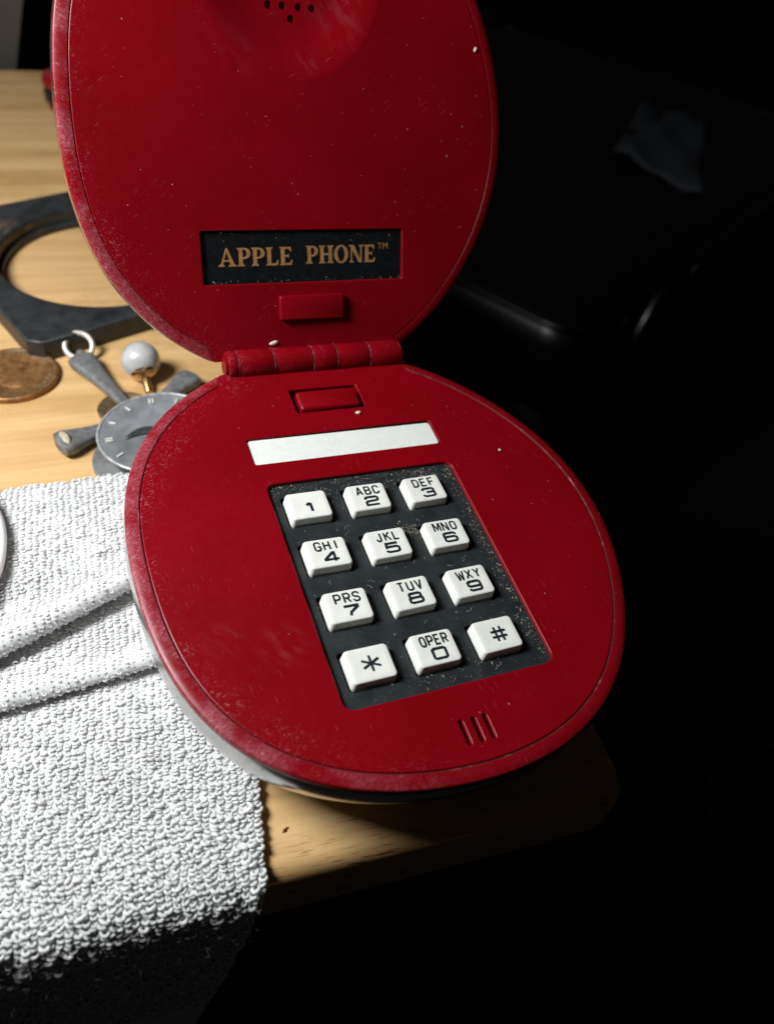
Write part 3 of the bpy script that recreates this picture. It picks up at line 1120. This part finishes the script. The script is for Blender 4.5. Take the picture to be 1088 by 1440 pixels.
def prof_at(x):
    """(y, z) polyline of the towel's upper surface for one x, from its back edge to the hanging front"""
    ya = 91 + 0.52 * x if x > -60 else 91 - 31
    ya = min(ya, 99)
    yb = 61.8 + 0.16 * x
    back = 139.0 + 0.06 * x + 0.5 * math.sin(x * .3)
    wob = math.sin(x * 0.11) * 0.5
    pts = [(back, 0.4), (back - 0.2, 2.5), (back - 1.6, 4.6), (back - 6, 5.6), (back - 16, 6.1 + wob * .3),
           (ya + 27, 6.0 + wob * .4), (ya + 19, 4.9 + wob * .5), (ya + 13, 6.0), (ya + 8.5, 9.0), (ya + 4.8, 11.0), (ya + 1.6, 10.8), (ya, 9.0), (ya + 0.9, 7.0), (ya + 3.2, 5.4),
           (ya + 3.6, 4.1), (ya + 2.4, 3.7), (ya - 2.5, 3.8), (yb + 14, 4.2), (yb + 9, 5.2), (yb + 5, 6.6), (yb + 1.8, 6.6), (yb, 5.2), (yb + .6, 3.6), (yb + 2.0, 2.2),
           (yb + 1.2, 1.9), (yb - 4, 2.0), (40 + x * .05, 2.0 + wob * .2), (20, 1.9), (6, 1.9), (2.5, 1.6), (-.2, .5), (-2.0, -1.8), (-2.9, -5), (-4.2, -14), (-6.2, -30), (-8.6, -50), (-11, -72)]
    return np.array(pts, float)


def resample(p, n):
    # Catmull-Rom, then even arc length
    q = []
    for i in range(len(p) - 1):
        p0, p1, p2, p3 = p[max(i - 1, 0)], p[i], p[i + 1], p[min(i + 2, len(p) - 1)]
        for t in np.linspace(0, 1, 8, endpoint=False):
            q.append(0.5 * (2 * p1 + (p2 - p0) * t + (2 * p0 - 5 * p1 + 4 * p2 - p3) * t * t + (3 * p1 - p0 - 3 * p2 + p3) * t ** 3))
    q.append(p[-1])
    q = np.array(q)
    s = np.concatenate([[0], np.cumsum(np.linalg.norm(np.diff(q, axis=0), axis=1))])
    u = np.linspace(0, s[-1], n)
    return np.stack([np.interp(u, s, q[:, 0]), np.interp(u, s, q[:, 1])], 1), s[-1]


NX, NSEG = 96, 240
XL = -80.0


def right_edge(y, z):
    e = 15.6 + 0.12 * np.clip(y, 0, 60)
    e = np.where(z < 0, 15.6 + 0.62 * z * 0.55, e)
    return e


P = np.zeros((NX, NSEG, 3))
for i in range(NX):
    u = i / (NX - 1)
    xx = XL + (16 - XL) * u
    pr, ln = resample(prof_at(xx), NSEG)
    P[i, :, 1:] = pr
    e = right_edge(pr[:, 0], pr[:, 1])
    P[i, :, 0] = XL + (e - XL) * u
P[:, :, 2] += 0.12 * np.sin(P[:, :, 0] * .9 + P[:, :, 1] * .4) + 0.1 * np.sin(P[:, :, 1] * .7 - P[:, :, 0] * .3)
P[:, :, 2] = np.where((P[:, :, 1] > 0.0), np.maximum(P[:, :, 2], 0.35), P[:, :, 2])
Ts = np.gradient(P, axis=1)
Tx = np.gradient(P, axis=0)
Ts /= np.linalg.norm(Ts, axis=2, keepdims=True)
Tx /= np.linalg.norm(Tx, axis=2, keepdims=True)
Nn = np.cross(Ts, Tx)
Nn /= np.linalg.norm(Nn, axis=2, keepdims=True)
TB = (-40.0, 60.0, 0.0)
towel = tag(empty('towel', TB), 'folded white terry towel under the left side of the telephone, hanging over the table edge', 'towel')
vv = (P - np.array(TB)).reshape(-1, 3)
ff = [(i * NSEG + j, (i + 1) * NSEG + j, (i + 1) * NSEG + j + 1, i * NSEG + j + 1) for i in range(NX - 1) for j in range(NSEG - 1)]
cloth = obj('cloth', mesh_from(vv, ff), M['towel'], towel)
sol = cloth.modifiers.new("thickness", 'SOLIDIFY')
sol.thickness = 0.0007
sol.offset = 1.0

# terry loops: little arches of yarn in columns over the whole surface
slen = np.linalg.norm(np.diff(P[NX // 2], axis=0), axis=1).sum()
colx = 1.70
rows = 1.15
ncol = int((16 - XL) / colx)
nrow = int(slen / rows)
ui, si = np.meshgrid(np.arange(ncol), np.arange(nrow), indexing='ij')
ui = ui.ravel().astype(float)
si = si.ravel().astype(float)
si = si + rng.random(ncol + 1)[ui.astype(int)] + rng.normal(0, .12, len(ui))
ui = ui + rng.normal(0, .10, len(ui))
gu = np.clip((ui + .5) / ncol, 0, 1) * (NX - 1)
gs = np.clip((si + .5) / nrow, 0, 1) * (NSEG - 1)


def bil(A):
    i0 = np.clip(gu.astype(int), 0, NX - 2)
    j0 = np.clip(gs.astype(int), 0, NSEG - 2)
    a = (gu - i0)[:, None]
    b = (gs - j0)[:, None]
    return A[i0, j0] * (1 - a) * (1 - b) + A[i0 + 1, j0] * a * (1 - b) + A[i0, j0 + 1] * (1 - a) * b + A[i0 + 1, j0 + 1] * a * b


Bp, Bt, Bx, Bn = bil(P), bil(Ts), bil(Tx), bil(Nn)
keep = (Bp[:, 0] > -62) & ~((Bp[:, 2] < -45))
Bp, Bt, Bx, Bn = Bp[keep], Bt[keep], Bx[keep], Bn[keep]
L = len(Bp)
front = np.clip((62 - Bp[:, 1]) / 55, 0, 1)
uk, sk = ui[keep], si[keep]
# flattened stretches inside single columns, finer pile on the fold noses
colr = rng.random((ncol + 2, 40))
flat = colr[np.clip(uk.astype(int), 0, ncol), np.clip((sk / nrow * 39).astype(int), 0, 39)]
size = (0.74 + 0.36 * front) * (1 + rng.normal(0, .13, L)) * np.where(flat > .80, .72, 1.0)
ya_ = np.minimum(91 + .52 * Bp[:, 0], 99)
yb_ = 61.8 + .16 * Bp[:, 0]
nose = ((np.abs(Bp[:, 1] - ya_ - 3) < 5.5) & (Bp[:, 2] > 6)) | ((np.abs(Bp[:, 1] - yb_ - 2) < 4.5) & (Bp[:, 2] > 3.4) & (Bp[:, 2] < 7.4) & (Bp[:, 1] < ya_ - 6))
size = np.where(nose, size * .72, size)
ang = rng.normal(0.20, .28, L)
dirr = np.cos(ang)[:, None] * Bx + np.sin(ang)[:, None] * Bt     # the loop's foot-to-foot direction
leanf = rng.normal(1.25, .35, L)
lean = Bn + leanf[:, None] * Bt + rng.normal(0, .28, L)[:, None] * Bx
lean /= np.linalg.norm(lean, axis=1, keepdims=True)
K, Q = 9, 6
tt = np.linspace(0, math.pi, K)
cen = (Bp[:, None, :] - 0.25 * Bn[:, None, :]
       + (0.80 * size)[:, None, None] * np.cos(tt)[None, :, None] * dirr[:, None, :] * (0.75 + .5 * np.sin(tt))[None, :, None]
       + (1.40 * size)[:, None, None] * np.sin(tt)[None, :, None] * lean[:, None, :])
tan = np.gradient(cen, axis=1)
tan /= np.linalg.norm(tan, axis=2, keepdims=True)
ref = np.broadcast_to(np.cross(dirr, lean)[:, None, :], tan.shape)
b1 = ref / np.linalg.norm(ref, axis=2, keepdims=True)
b2 = np.cross(tan, b1)
th = np.arange(Q) * 2 * math.pi / Q
rad = (0.36 * (1 + rng.normal(0, .10, (L, K)))) * size[:, None]
ringv = cen[:, :, None, :] + rad[:, :, None, None] * (np.cos(th)[None, None, :, None] * b1[:, :, None, :] + np.sin(th)[None, None, :, None] * b2[:, :, None, :])
ringv = ringv.reshape(-1, 3)
ringv[:, 2] = np.where(ringv[:, 1] > 0.5, np.maximum(ringv[:, 2], 0.15), ringv[:, 2])
base = (np.arange(L) * K * Q)[:, None, None, None]
kk = np.arange(K - 1)[None, :, None, None]
qq = np.arange(Q)[None, None, :, None]
q2 = (qq + 1) % Q
quad = np.concatenate([base + kk * Q + qq, base + kk * Q + q2, base + (kk + 1) * Q + q2, base + (kk + 1) * Q + qq], axis=3).reshape(-1, 4)
me = bpy.data.meshes.new("terry_loops")
nv, nf = len(ringv), len(quad)
me.vertices.add(nv)
me.vertices.foreach_set("co", ((ringv - np.array(TB)) * MM).astype(np.float32).ravel())
me.loops.add(nf * 4)
me.loops.foreach_set("vertex_index", quad.astype(np.int32).ravel())
me.polygons.add(nf)
me.polygons.foreach_set("loop_start", (np.arange(nf) * 4).astype(np.int32))
me.polygons.foreach_set("loop_total", np.full(nf, 4, np.int32))
me.polygons.foreach_set("use_smooth", np.ones(nf, bool))
me.update(calc_edges=True)
lo = obj('terry_loops', me, M['towel'], towel)
lo['kind'] = 'stuff'

# loose fibres standing off the pile
FN = 1400
pick = rng.integers(0, L, FN)
fv = []
for i in pick:
    p = Vector(Bp[i] - np.array(TB)) + Vector(Bn[i]) * 0.8
    d = Vector(Bn[i] * rng.uniform(.1, .9) + Bx[i] * rng.normal(0, .8) + Bt[i] * rng.normal(.2, .8)).normalized()
    e = Vector(rng.normal(0, 1, 3)).normalized()
    ln = rng.uniform(.8, 2.4)
    fv.append(tube([p, p + d * ln * .5 + e * .12 * ln, p + d * ln + e * .45 * ln], [.035, .03, .02], 3, False))
v, f = join(*fv)
lf = obj('loose_fibres', mesh_from(v, f), M['towel'], towel)
lf['kind'] = 'stuff'

# hair on the towel
hp = [(-15.6, 25.4, 3.6), (-14.0, 30.5, 3.9), (-11.6, 33.8, 4.1), (-8.3, 35.0, 4.2), (-4.9, 35.2, 4.1), (-3.0, 35.2, 3.9)]
v, f = tube(hp, 0.055, 6)
v = [(p[0] + 9, p[1] - 32, p[2] - 3.6) for p in v]
o = obj('hair_strand', mesh_from(v, f), M['hair'])
o.location = Vector((-9, 32, 3.6)) * MM
tag(o, 'thin brown hair curving across the front of the white towel', 'hair')

# round white cap at the left margin, lying on the towel
v, f = lathe([(0.5, 0.0), (45, 0.0), (46.6, .3), (47.4, 1.0), (47.6, 1.8), (47.3, 2.6), (46.6, 3.1), (45.4, 3.3), (44.4, 3.1), (43.6, 3.0), (0.5, 3.0)], 96)
o = obj('white_cap', sharp(mesh_from(v, f), 50), M['white_fabric'])
o.location = Vector((-86.2, 107.5, 7.6)) * MM
tag(o, 'edge of a round white cap lying on the towel at the left margin', 'cap')

# ------------------------------------------------------------------ coin
coin = empty('coin', (-40, 201.2, 0))
tag(coin, 'large brown bronze coin with raised rim lying behind the towel', 'coin')
v, f = lathe([(0.3, 0.0), (15.6, 0.0), (16.0, 0.35), (16.0, 1.9), (15.7, 2.2), (15.0, 2.25), (14.6, 2.0), (14.3, 1.85), (0.3, 1.95)], 96)
obj('coin_blank', sharp(mesh_from(v, f), 50), M['coin'], coin)
# worn relief: a ring of stubby ornaments and a raised central device
parts = []
for i in range(34):
    a = 2 * math.pi * i / 34 + random.uniform(-.03, .03)
    if 4.2 < a < 5.0:
        continue
    hgt = random.uniform(.7, 1.5)
    bx = box_vf(-.35, -hgt / 2, 0, .35, hgt / 2, .22, .15, .1)
    ca, sa = math.cos(a - math.pi / 2), math.sin(a - math.pi / 2)
    parts.append(([((p[0] * ca - p[1] * sa) + 13.0 * math.cos(a), (p[0] * sa + p[1] * ca) + 13.0 * math.sin(a), p[2] + 1.83) for p in bx[0]], bx[1]))
for (x, y, rx, ry, a) in ((0, 2, 5.5, 6.5, .2), (1.5, -5.5, 6.5, 3.6, -.2), (-3.0, 3.0, 2.2, 3.6, .6), (3.5, 4.5, 2.5, 1.6, .3)):
    d = lathe([(1.0, 0), (.85, .10), (.5, .2), (.05, .26)], 20)
    ca, sa = math.cos(a), math.sin(a)
    parts.append(([(x + p[0] * rx * ca - p[1] * ry * sa, y + p[0] * rx * sa + p[1] * ry * ca, 1.86 + p[2] * 2.2) for p in d[0]], d[1]))
v, f = join(*parts)
obj('relief', sharp(mesh_from(v, f), 60), M['coin'], coin)

# ------------------------------------------------------------------ pearl stud
stud = tag(empty('pearl_stud', (5.4, 195.8, 0)), 'round white pearl stud with a short gilt post lying on the table', 'earring')
PC = Vector((0, 0, 7.1))
v, f = lathe([(7.1 * math.sin(math.pi * k / 32) if 0 < k < 32 else 0.02, 7.1 - 7.1 * math.cos(math.pi * k / 32)) for k in range(33)], 48)
obj('pearl', mesh_from(v, f), M['pearl'], stud)
dpost = Vector((0.10, -0.80, -0.42)).normalized()
cupm = Vector((0, 0, 1)).rotation_difference(dpost).to_matrix().to_4x4()
v, f = lathe([(4.9, 5.2), (4.75, 5.6), (3.6, 6.8), (1.9, 7.5), (1.9, 7.5), (1.55, 8.0), (1.55, 12.9), (1.35, 13.4), (0.4, 13.6)], 28)
v = [tuple(cupm @ Vector(p) + PC) for p in v]
obj('post', sharp(mesh_from(v, f), 50), M['gold'], stud)

# ------------------------------------------------------------------ pewter cross pendant
cx0 = (2.0, 168.0)
pend = tag(empty('cross_pendant', (cx0[0], cx0[1], 0)), 'grey pewter cross pendant with flared arms and a silver bail ring', 'pendant')


def arm(ang, ln, w0, w1, z0, z1, t0, t1):
    rings = []
    N_ = 14
    for k in range(N_ + 1):
        t = k / N_
        wd = w0 + (w1 - w0) * t ** 2.2
        tk = t0 + (t1 - t0) * t ** 2
        zc_ = z0 + (z1 - z0) * t
        d = ln * t
        if k == N_:
            wd, tk = wd * .86, tk * .7
            d = ln + .25
        ring = []
        for q in range(16):
            a = 2 * math.pi * q / 16
            ex = 0.65
            y = math.copysign(abs(math.cos(a)) ** ex, math.cos(a)) * wd / 2
            z = math.copysign(abs(math.sin(a)) ** ex, math.sin(a)) * tk / 2
            ring.append((d + 0.9 * (1 - (2 * y / wd) ** 2) * t, y, zc_ + z))
        rings.append(ring)
    v, f = loft(rings, True, True)
    ca, sa = math.cos(ang), math.sin(ang)
    return [(p[0] * ca - p[1] * sa, p[0] * sa + p[1] * ca, p[2]) for p in v], f


for a, ln, w1, z1, t1 in ((116, 41, 11.5, 3.4, 5.2), (204, 28.5, 12.5, 3.3, 6.0), (45, 29, 11.0, 3.0, 5.4), (296, 30, 12, 3.0, 5.4)):
    v, f = arm(math.radians(a), ln, 3.6, w1, 2.2, z1, 3.0, t1)
    o = obj('arm', sharp(mesh_from(v, f), 55), M['pewter'], pend)
    if a == 204:
        d = lathe([(1.0, 0), (.9, .35), (.5, .55), (.05, .6)], 24)
        ca, sa = math.cos(math.radians(204)), math.sin(math.radians(204))
        vv2 = []
        for p in d[0]:
            # oval set in the end of the arm, facing outwards and up
            lx, ly, lz = 27.2 + p[2] * 1.4 - p[0] * 1.9, p[1] * 4.0, 5.0 + p[0] * 1.25 + p[2] * 1.3
            vv2.append((lx * ca - ly * sa, lx * sa + ly * ca, lz))
        obj('inlay', mesh_from(vv2, d[1]), M['inlay'], o)
rc = Vector((-16.3 - cx0[0], 212.0 - cx0[1], 4.6))
e1 = Vector((1, -.1, 0)).normalized()
e2 = Vector((0.05, .80, .60)).normalized()
pts = [rc + 5.0 * (math.cos(2 * math.pi * k / 40) * e1 + math.sin(2 * math.pi * k / 40) * e2) for k in range(40)]
rings = []
for i, p in enumerate(pts):
    r_ = (p - rc).normalized()
    nn = e1.cross(e2)
    rings.append([tuple(p + 1.05 * (math.cos(2 * math.pi * q / 10) * r_ + 1.3 * math.sin(2 * math.pi * q / 10) * nn)) for q in range(10)])
v, f = loft(rings + [rings[0]])
obj('bail_ring', mesh_from(v, f), M['silver'], pend)
v, f = tube([(-17.2, 37.5, 3.2), (-17.8, 39.5, 3.8), (-18.3, 41.2, 4.0)], [1.5, 1.9, 1.2], 10)
obj('lug', mesh_from(v, f), M['pewter'], pend)

# brass disc under the cross
v, f = lathe([(0.3, 0), (9.2, 0), (9.6, .3), (9.6, 1.0), (9.2, 1.3), (8.4, 1.2), (0.3, 1.25)], 48)
o = obj('brass_disc', sharp(mesh_from(v, f), 50), M['brass'])
o.location = Vector((-2.3, 176.0, 0.02)) * MM
tag(o, 'small tarnished brass disc half under the grey cross pendant', 'coin')

# watch dial lying on the cross
DC = (8.4, 155.0)
wd_ = tag(empty('watch_dial', (DC[0], DC[1], 4.8)), 'round grey watch dial with silver hour marks lying on the cross', 'watch dial')
wd_.rotation_euler = (math.radians(0.5), math.radians(-2.0), 0)
v, f = lathe([(0.3, 0), (20.0, 0), (20.6, .4), (20.6, 1.1), (20.2, 1.5), (19.3, 1.5), (18.9, 1.2), (0.3, 1.25)], 96)
obj('dial_plate', sharp(mesh_from(v, f), 40), M['dial'], wd_)
v, f = lathe([(20.0, 1.2), (20.9, 1.0), (21.1, 1.5), (20.7, 1.95), (20.1, 1.9), (19.9, 1.5), (20.0, 1.2)], 96)
obj('bezel', mesh_from(v, f), M['bezel'], wd_)
for k in range(12):
    a = math.radians(90 - 30 * k + 5)
    offs = (-.55, .55) if k % 3 == 0 else (0,)
    bx = join(*[box_vf(15.6, o_ - .28, 1.2, 18.2, o_ + .28, 1.75, .15, .12) for o_ in offs])
    v = [(p[0] * math.cos(a) - p[1] * math.sin(a), p[0] * math.sin(a) + p[1] * math.cos(a), p[2]) for p in bx[0]]
    obj('hour_mark', mesh_from(v, bx[1]), M['mark'], wd_)
hv, hf = [], []
rings = []
for t in np.linspace(0, 1, 14):
    x = -11.5 + 14 * t
    y = -1.5 + 4.2 * t + 1.2 * math.sin(5 * t)
    h_ = 0.9 + 1.3 * math.sin(math.pi * t) ** .8
    rings.append([(x, y - h_, 1.3), (x, y - h_ * .6, 1.7), (x, y + h_ * .6, 1.7), (x, y + h_, 1.3)])
v, f = loft(rings, True, True, closed=True)
obj('hand', mesh_from(v, f), M['dark_steel'], wd_)
v, f = lathe([(0.3, 0), (16.6, 0), (17.0, .3), (17.0, 1.0), (16.6, 1.3), (0.3, 1.3)], 64)
o = obj('grey_disc', sharp(mesh_from(v, f), 40), M['pewter'])
o.location = Vector((2.2, 148.0, 0.02)) * MM
tag(o, 'plain dull grey metal disc on the table beneath the watch dial', 'disc')

# ------------------------------------------------------------------ black square frame
c23, s23 = math.cos(math.radians(23.5)), math.sin(math.radians(23.5))
sq = []
H_, CH = 56.0, 4.5
for (x, y) in ((-H_ + CH, -H_), (H_ - CH, -H_), (H_, -H_ + CH), (H_, H_ - CH), (H_ - CH, H_), (-H_ + CH, H_), (-H_, H_ - CH), (-H_, -H_ + CH)):
    sq.append((x * c23 - y * s23, x * s23 + y * c23))
circ = [(43.4 * math.cos(2 * math.pi * i / 80) + .5, 43.4 * math.sin(2 * math.pi * i / 80) - 5.5) for i in range(80)]
circ2 = [(41.6 * math.cos(2 * math.pi * i / 80) + .5, 41.6 * math.sin(2 * math.pi * i / 80) - 5.5) for i in range(80)]
circ3 = [(44.2 * math.cos(2 * math.pi * i / 80) + .5, 44.2 * math.sin(2 * math.pi * i / 80) - 5.5) for i in range(80)]
fr = tag(empty('square_frame', (-3.5, 281.5, 0)), 'worn black square iron frame with a large round opening', 'frame')
obj('frame_body', plate(sq, [circ], 8.6, 8.55, 0.8), M['slab'], fr)
obj('inner_lip', plate(circ3, [circ2], 3.2, 3.15, 0.3), M['slab'], fr)

# red and black stopper behind the lid
st = tag(empty('bottle_stopper', (-13.5, 466, 0)), 'small glossy red and black stopper half hidden behind the lid', 'stopper')
v, f = lathe([(0.3, 0), (10.5, 0), (11, .6), (11, 3.6), (10.4, 4.4), (9, 4.6)], 40)
obj('foot', sharp(mesh_from(v, f), 50), M['red_gloss'], st)
v, f = lathe([(9.0, 4.4), (11.6, 4.6), (12.4, 5.2), (12.4, 10.8), (11.6, 12), (9.5, 12.2)], 40)
obj('collar', sharp(mesh_from(v, f), 50), M['black_gloss'], st)
v, f = lathe([(9, 12.0), (11.4, 12.3), (12.4, 13.6), (12.8, 15.5), (12.2, 18), (10.3, 20), (6, 21.4), (.3, 22)], 40)
obj('knob', mesh_from(v, f), M['red_gloss'], st)

# crumb on the table right of the towel
v, f = shard(0, 0, 0, 1.7, 1.1, .7, .6)
v2, f2 = shard(.8, .5, 0, .9, .6, .4, 2.0)
o = obj('crumb', mesh_from(*join((v, f), (v2, f2)), False), M['crumb'])
o.location = Vector((22.2, 11.0, 0.02)) * MM
tag(o, 'tiny red brown crumb on bare wood right of the towel', 'crumb')

# ------------------------------------------------------------------ black leather seat in the dark, right
seat = tag(empty('bench_seat', (560, 640, -550)), 'black leather bench seat in the dark to the right of the table', 'bench')
ua, va = Vector((-.56, .83)), Vector((.83, .56))
corner = Vector((345, 408))


def seat_pt(u, v_, z):
    q = corner + ua * u + va * v_
    return (q.x - 560, q.y - 640, z + 550)


rings = []
for z, d in ((-235, 10), (-231, 3), (-222, 0), (-175, 0), (-162, 3), (-154, 9), (-150, 18), (-148, 34)):
    rr2 = rrect(d, d, 560 - d, 720 - d, 38 - d * .5, 8)
    rings.append([seat_pt(p[0], p[1], z) for p in rr2])
v, f = loft(rings, True, True)
obj('cushion', sharp(mesh_from(v, f), 60), M['leather'], seat)
pp = [seat_pt(p[0], p[1], -153) for p in rrect(3, 3, 557, 717, 36, 8)]
v, f = tube(pp + [pp[0]], 3.0, 8, False)
obj('piping', mesh_from(v, f), M['leather'], seat)
for (u, v_) in ((45, 45), (515, 45), (45, 675), (515, 675)):
    q = corner + ua * u + va * v_
    vv3, ff3 = lathe([(12, 0), (18, 314.5)], 16, (q.x - 560, q.y - 640, 0))
    obj('leg', mesh_from(vv3, ff3), M['dark_gap'], seat)
# grey cloth dropped on the seat
bm_pts = []
gx = 14
cl_c = [(556, 757), (602, 646), (742, 850), (690, 920)]
cv, cf = [], []
for i in range(gx + 1):
    for j in range(gx + 1):
        a, b = i / gx, j / gx
        px_ = (1 - a) * ((1 - b) * cl_c[0][0] + b * cl_c[3][0]) + a * ((1 - b) * cl_c[1][0] + b * cl_c[2][0])
        py_ = (1 - a) * ((1 - b) * cl_c[0][1] + b * cl_c[3][1]) + a * ((1 - b) * cl_c[1][1] + b * cl_c[2][1])
        pz_ = -143 + 4 * math.sin(a * 7 + b * 3) * math.sin(b * 8 + 1) + 2.5 * math.sin(a * 13 - b * 6)
        cv.append((px_ - 650, py_ - 790, pz_ + 147))
for i in range(gx):
    for j in range(gx):
        cf.append((i * (gx + 1) + j, (i + 1) * (gx + 1) + j, (i + 1) * (gx + 1) + j + 1, i * (gx + 1) + j + 1))
o = obj('grey_cloth', mesh_from(cv, cf), M['grey_cloth'])
o.location = Vector((650, 790, -147)) * MM
sm = o.modifiers.new("thickness", 'SOLIDIFY')
sm.thickness = 0.002
tag(o, 'crumpled grey cloth lying on the black leather seat', 'cloth')

# thin metal rail along the seat's far front edge, cable on the floor
pts = [seat_pt(-9, q_, z_) for q_, z_ in ((100, -212), (106, -182), (120, -158), (142, -144), (165, -141), (280, -141), (430, -141), (660, -141))]
v, f = tube(pts, 5.0, 12)
obj('rail', mesh_from(v, f), M['rail'], seat)
for q_ in (215, 645):
    v, f = tube([seat_pt(-9, q_, -141), seat_pt(-6, q_, -170), seat_pt(2, q_, -180)], 4.0, 8)
    obj('rail_bracket', mesh_from(v, f), M['rail'], seat)
cp = [(760, 196, 0), (601.8, 211, 0), (559.3, 212.4, 0), (520.8, 200.9, 0), (496.6, 179.1, 0), (487.2, 151.5, 0), (485, 127, 0), (488.4, 102.1, 0), (499.8, 69.7, 0), (540, 10, 0), (700, -120, 0)]
q, _ = [], 0
for i in range(len(cp) - 1):
    p0, p1, p2, p3 = (Vector(cp[max(i - 1, 0)]), Vector(cp[i]), Vector(cp[i + 1]), Vector(cp[min(i + 2, len(cp) - 1)]))
    for t in (0, .25, .5, .75):
        q.append(0.5 * (2 * p1 + (p2 - p0) * t + (2 * p0 - 5 * p1 + 4 * p2 - p3) * t * t + (3 * p1 - p0 - 3 * p2 + p3) * t ** 3))
v, f = tube([(p.x - 485, p.y - 127, 3.2) for p in q], 3.0, 8)
o = obj('cable', mesh_from(v, f), M['cable'])
o.location = Vector((485, 127, -550)) * MM
tag(o, 'thin grey cable curving over the dark floor at the lower right', 'cable')
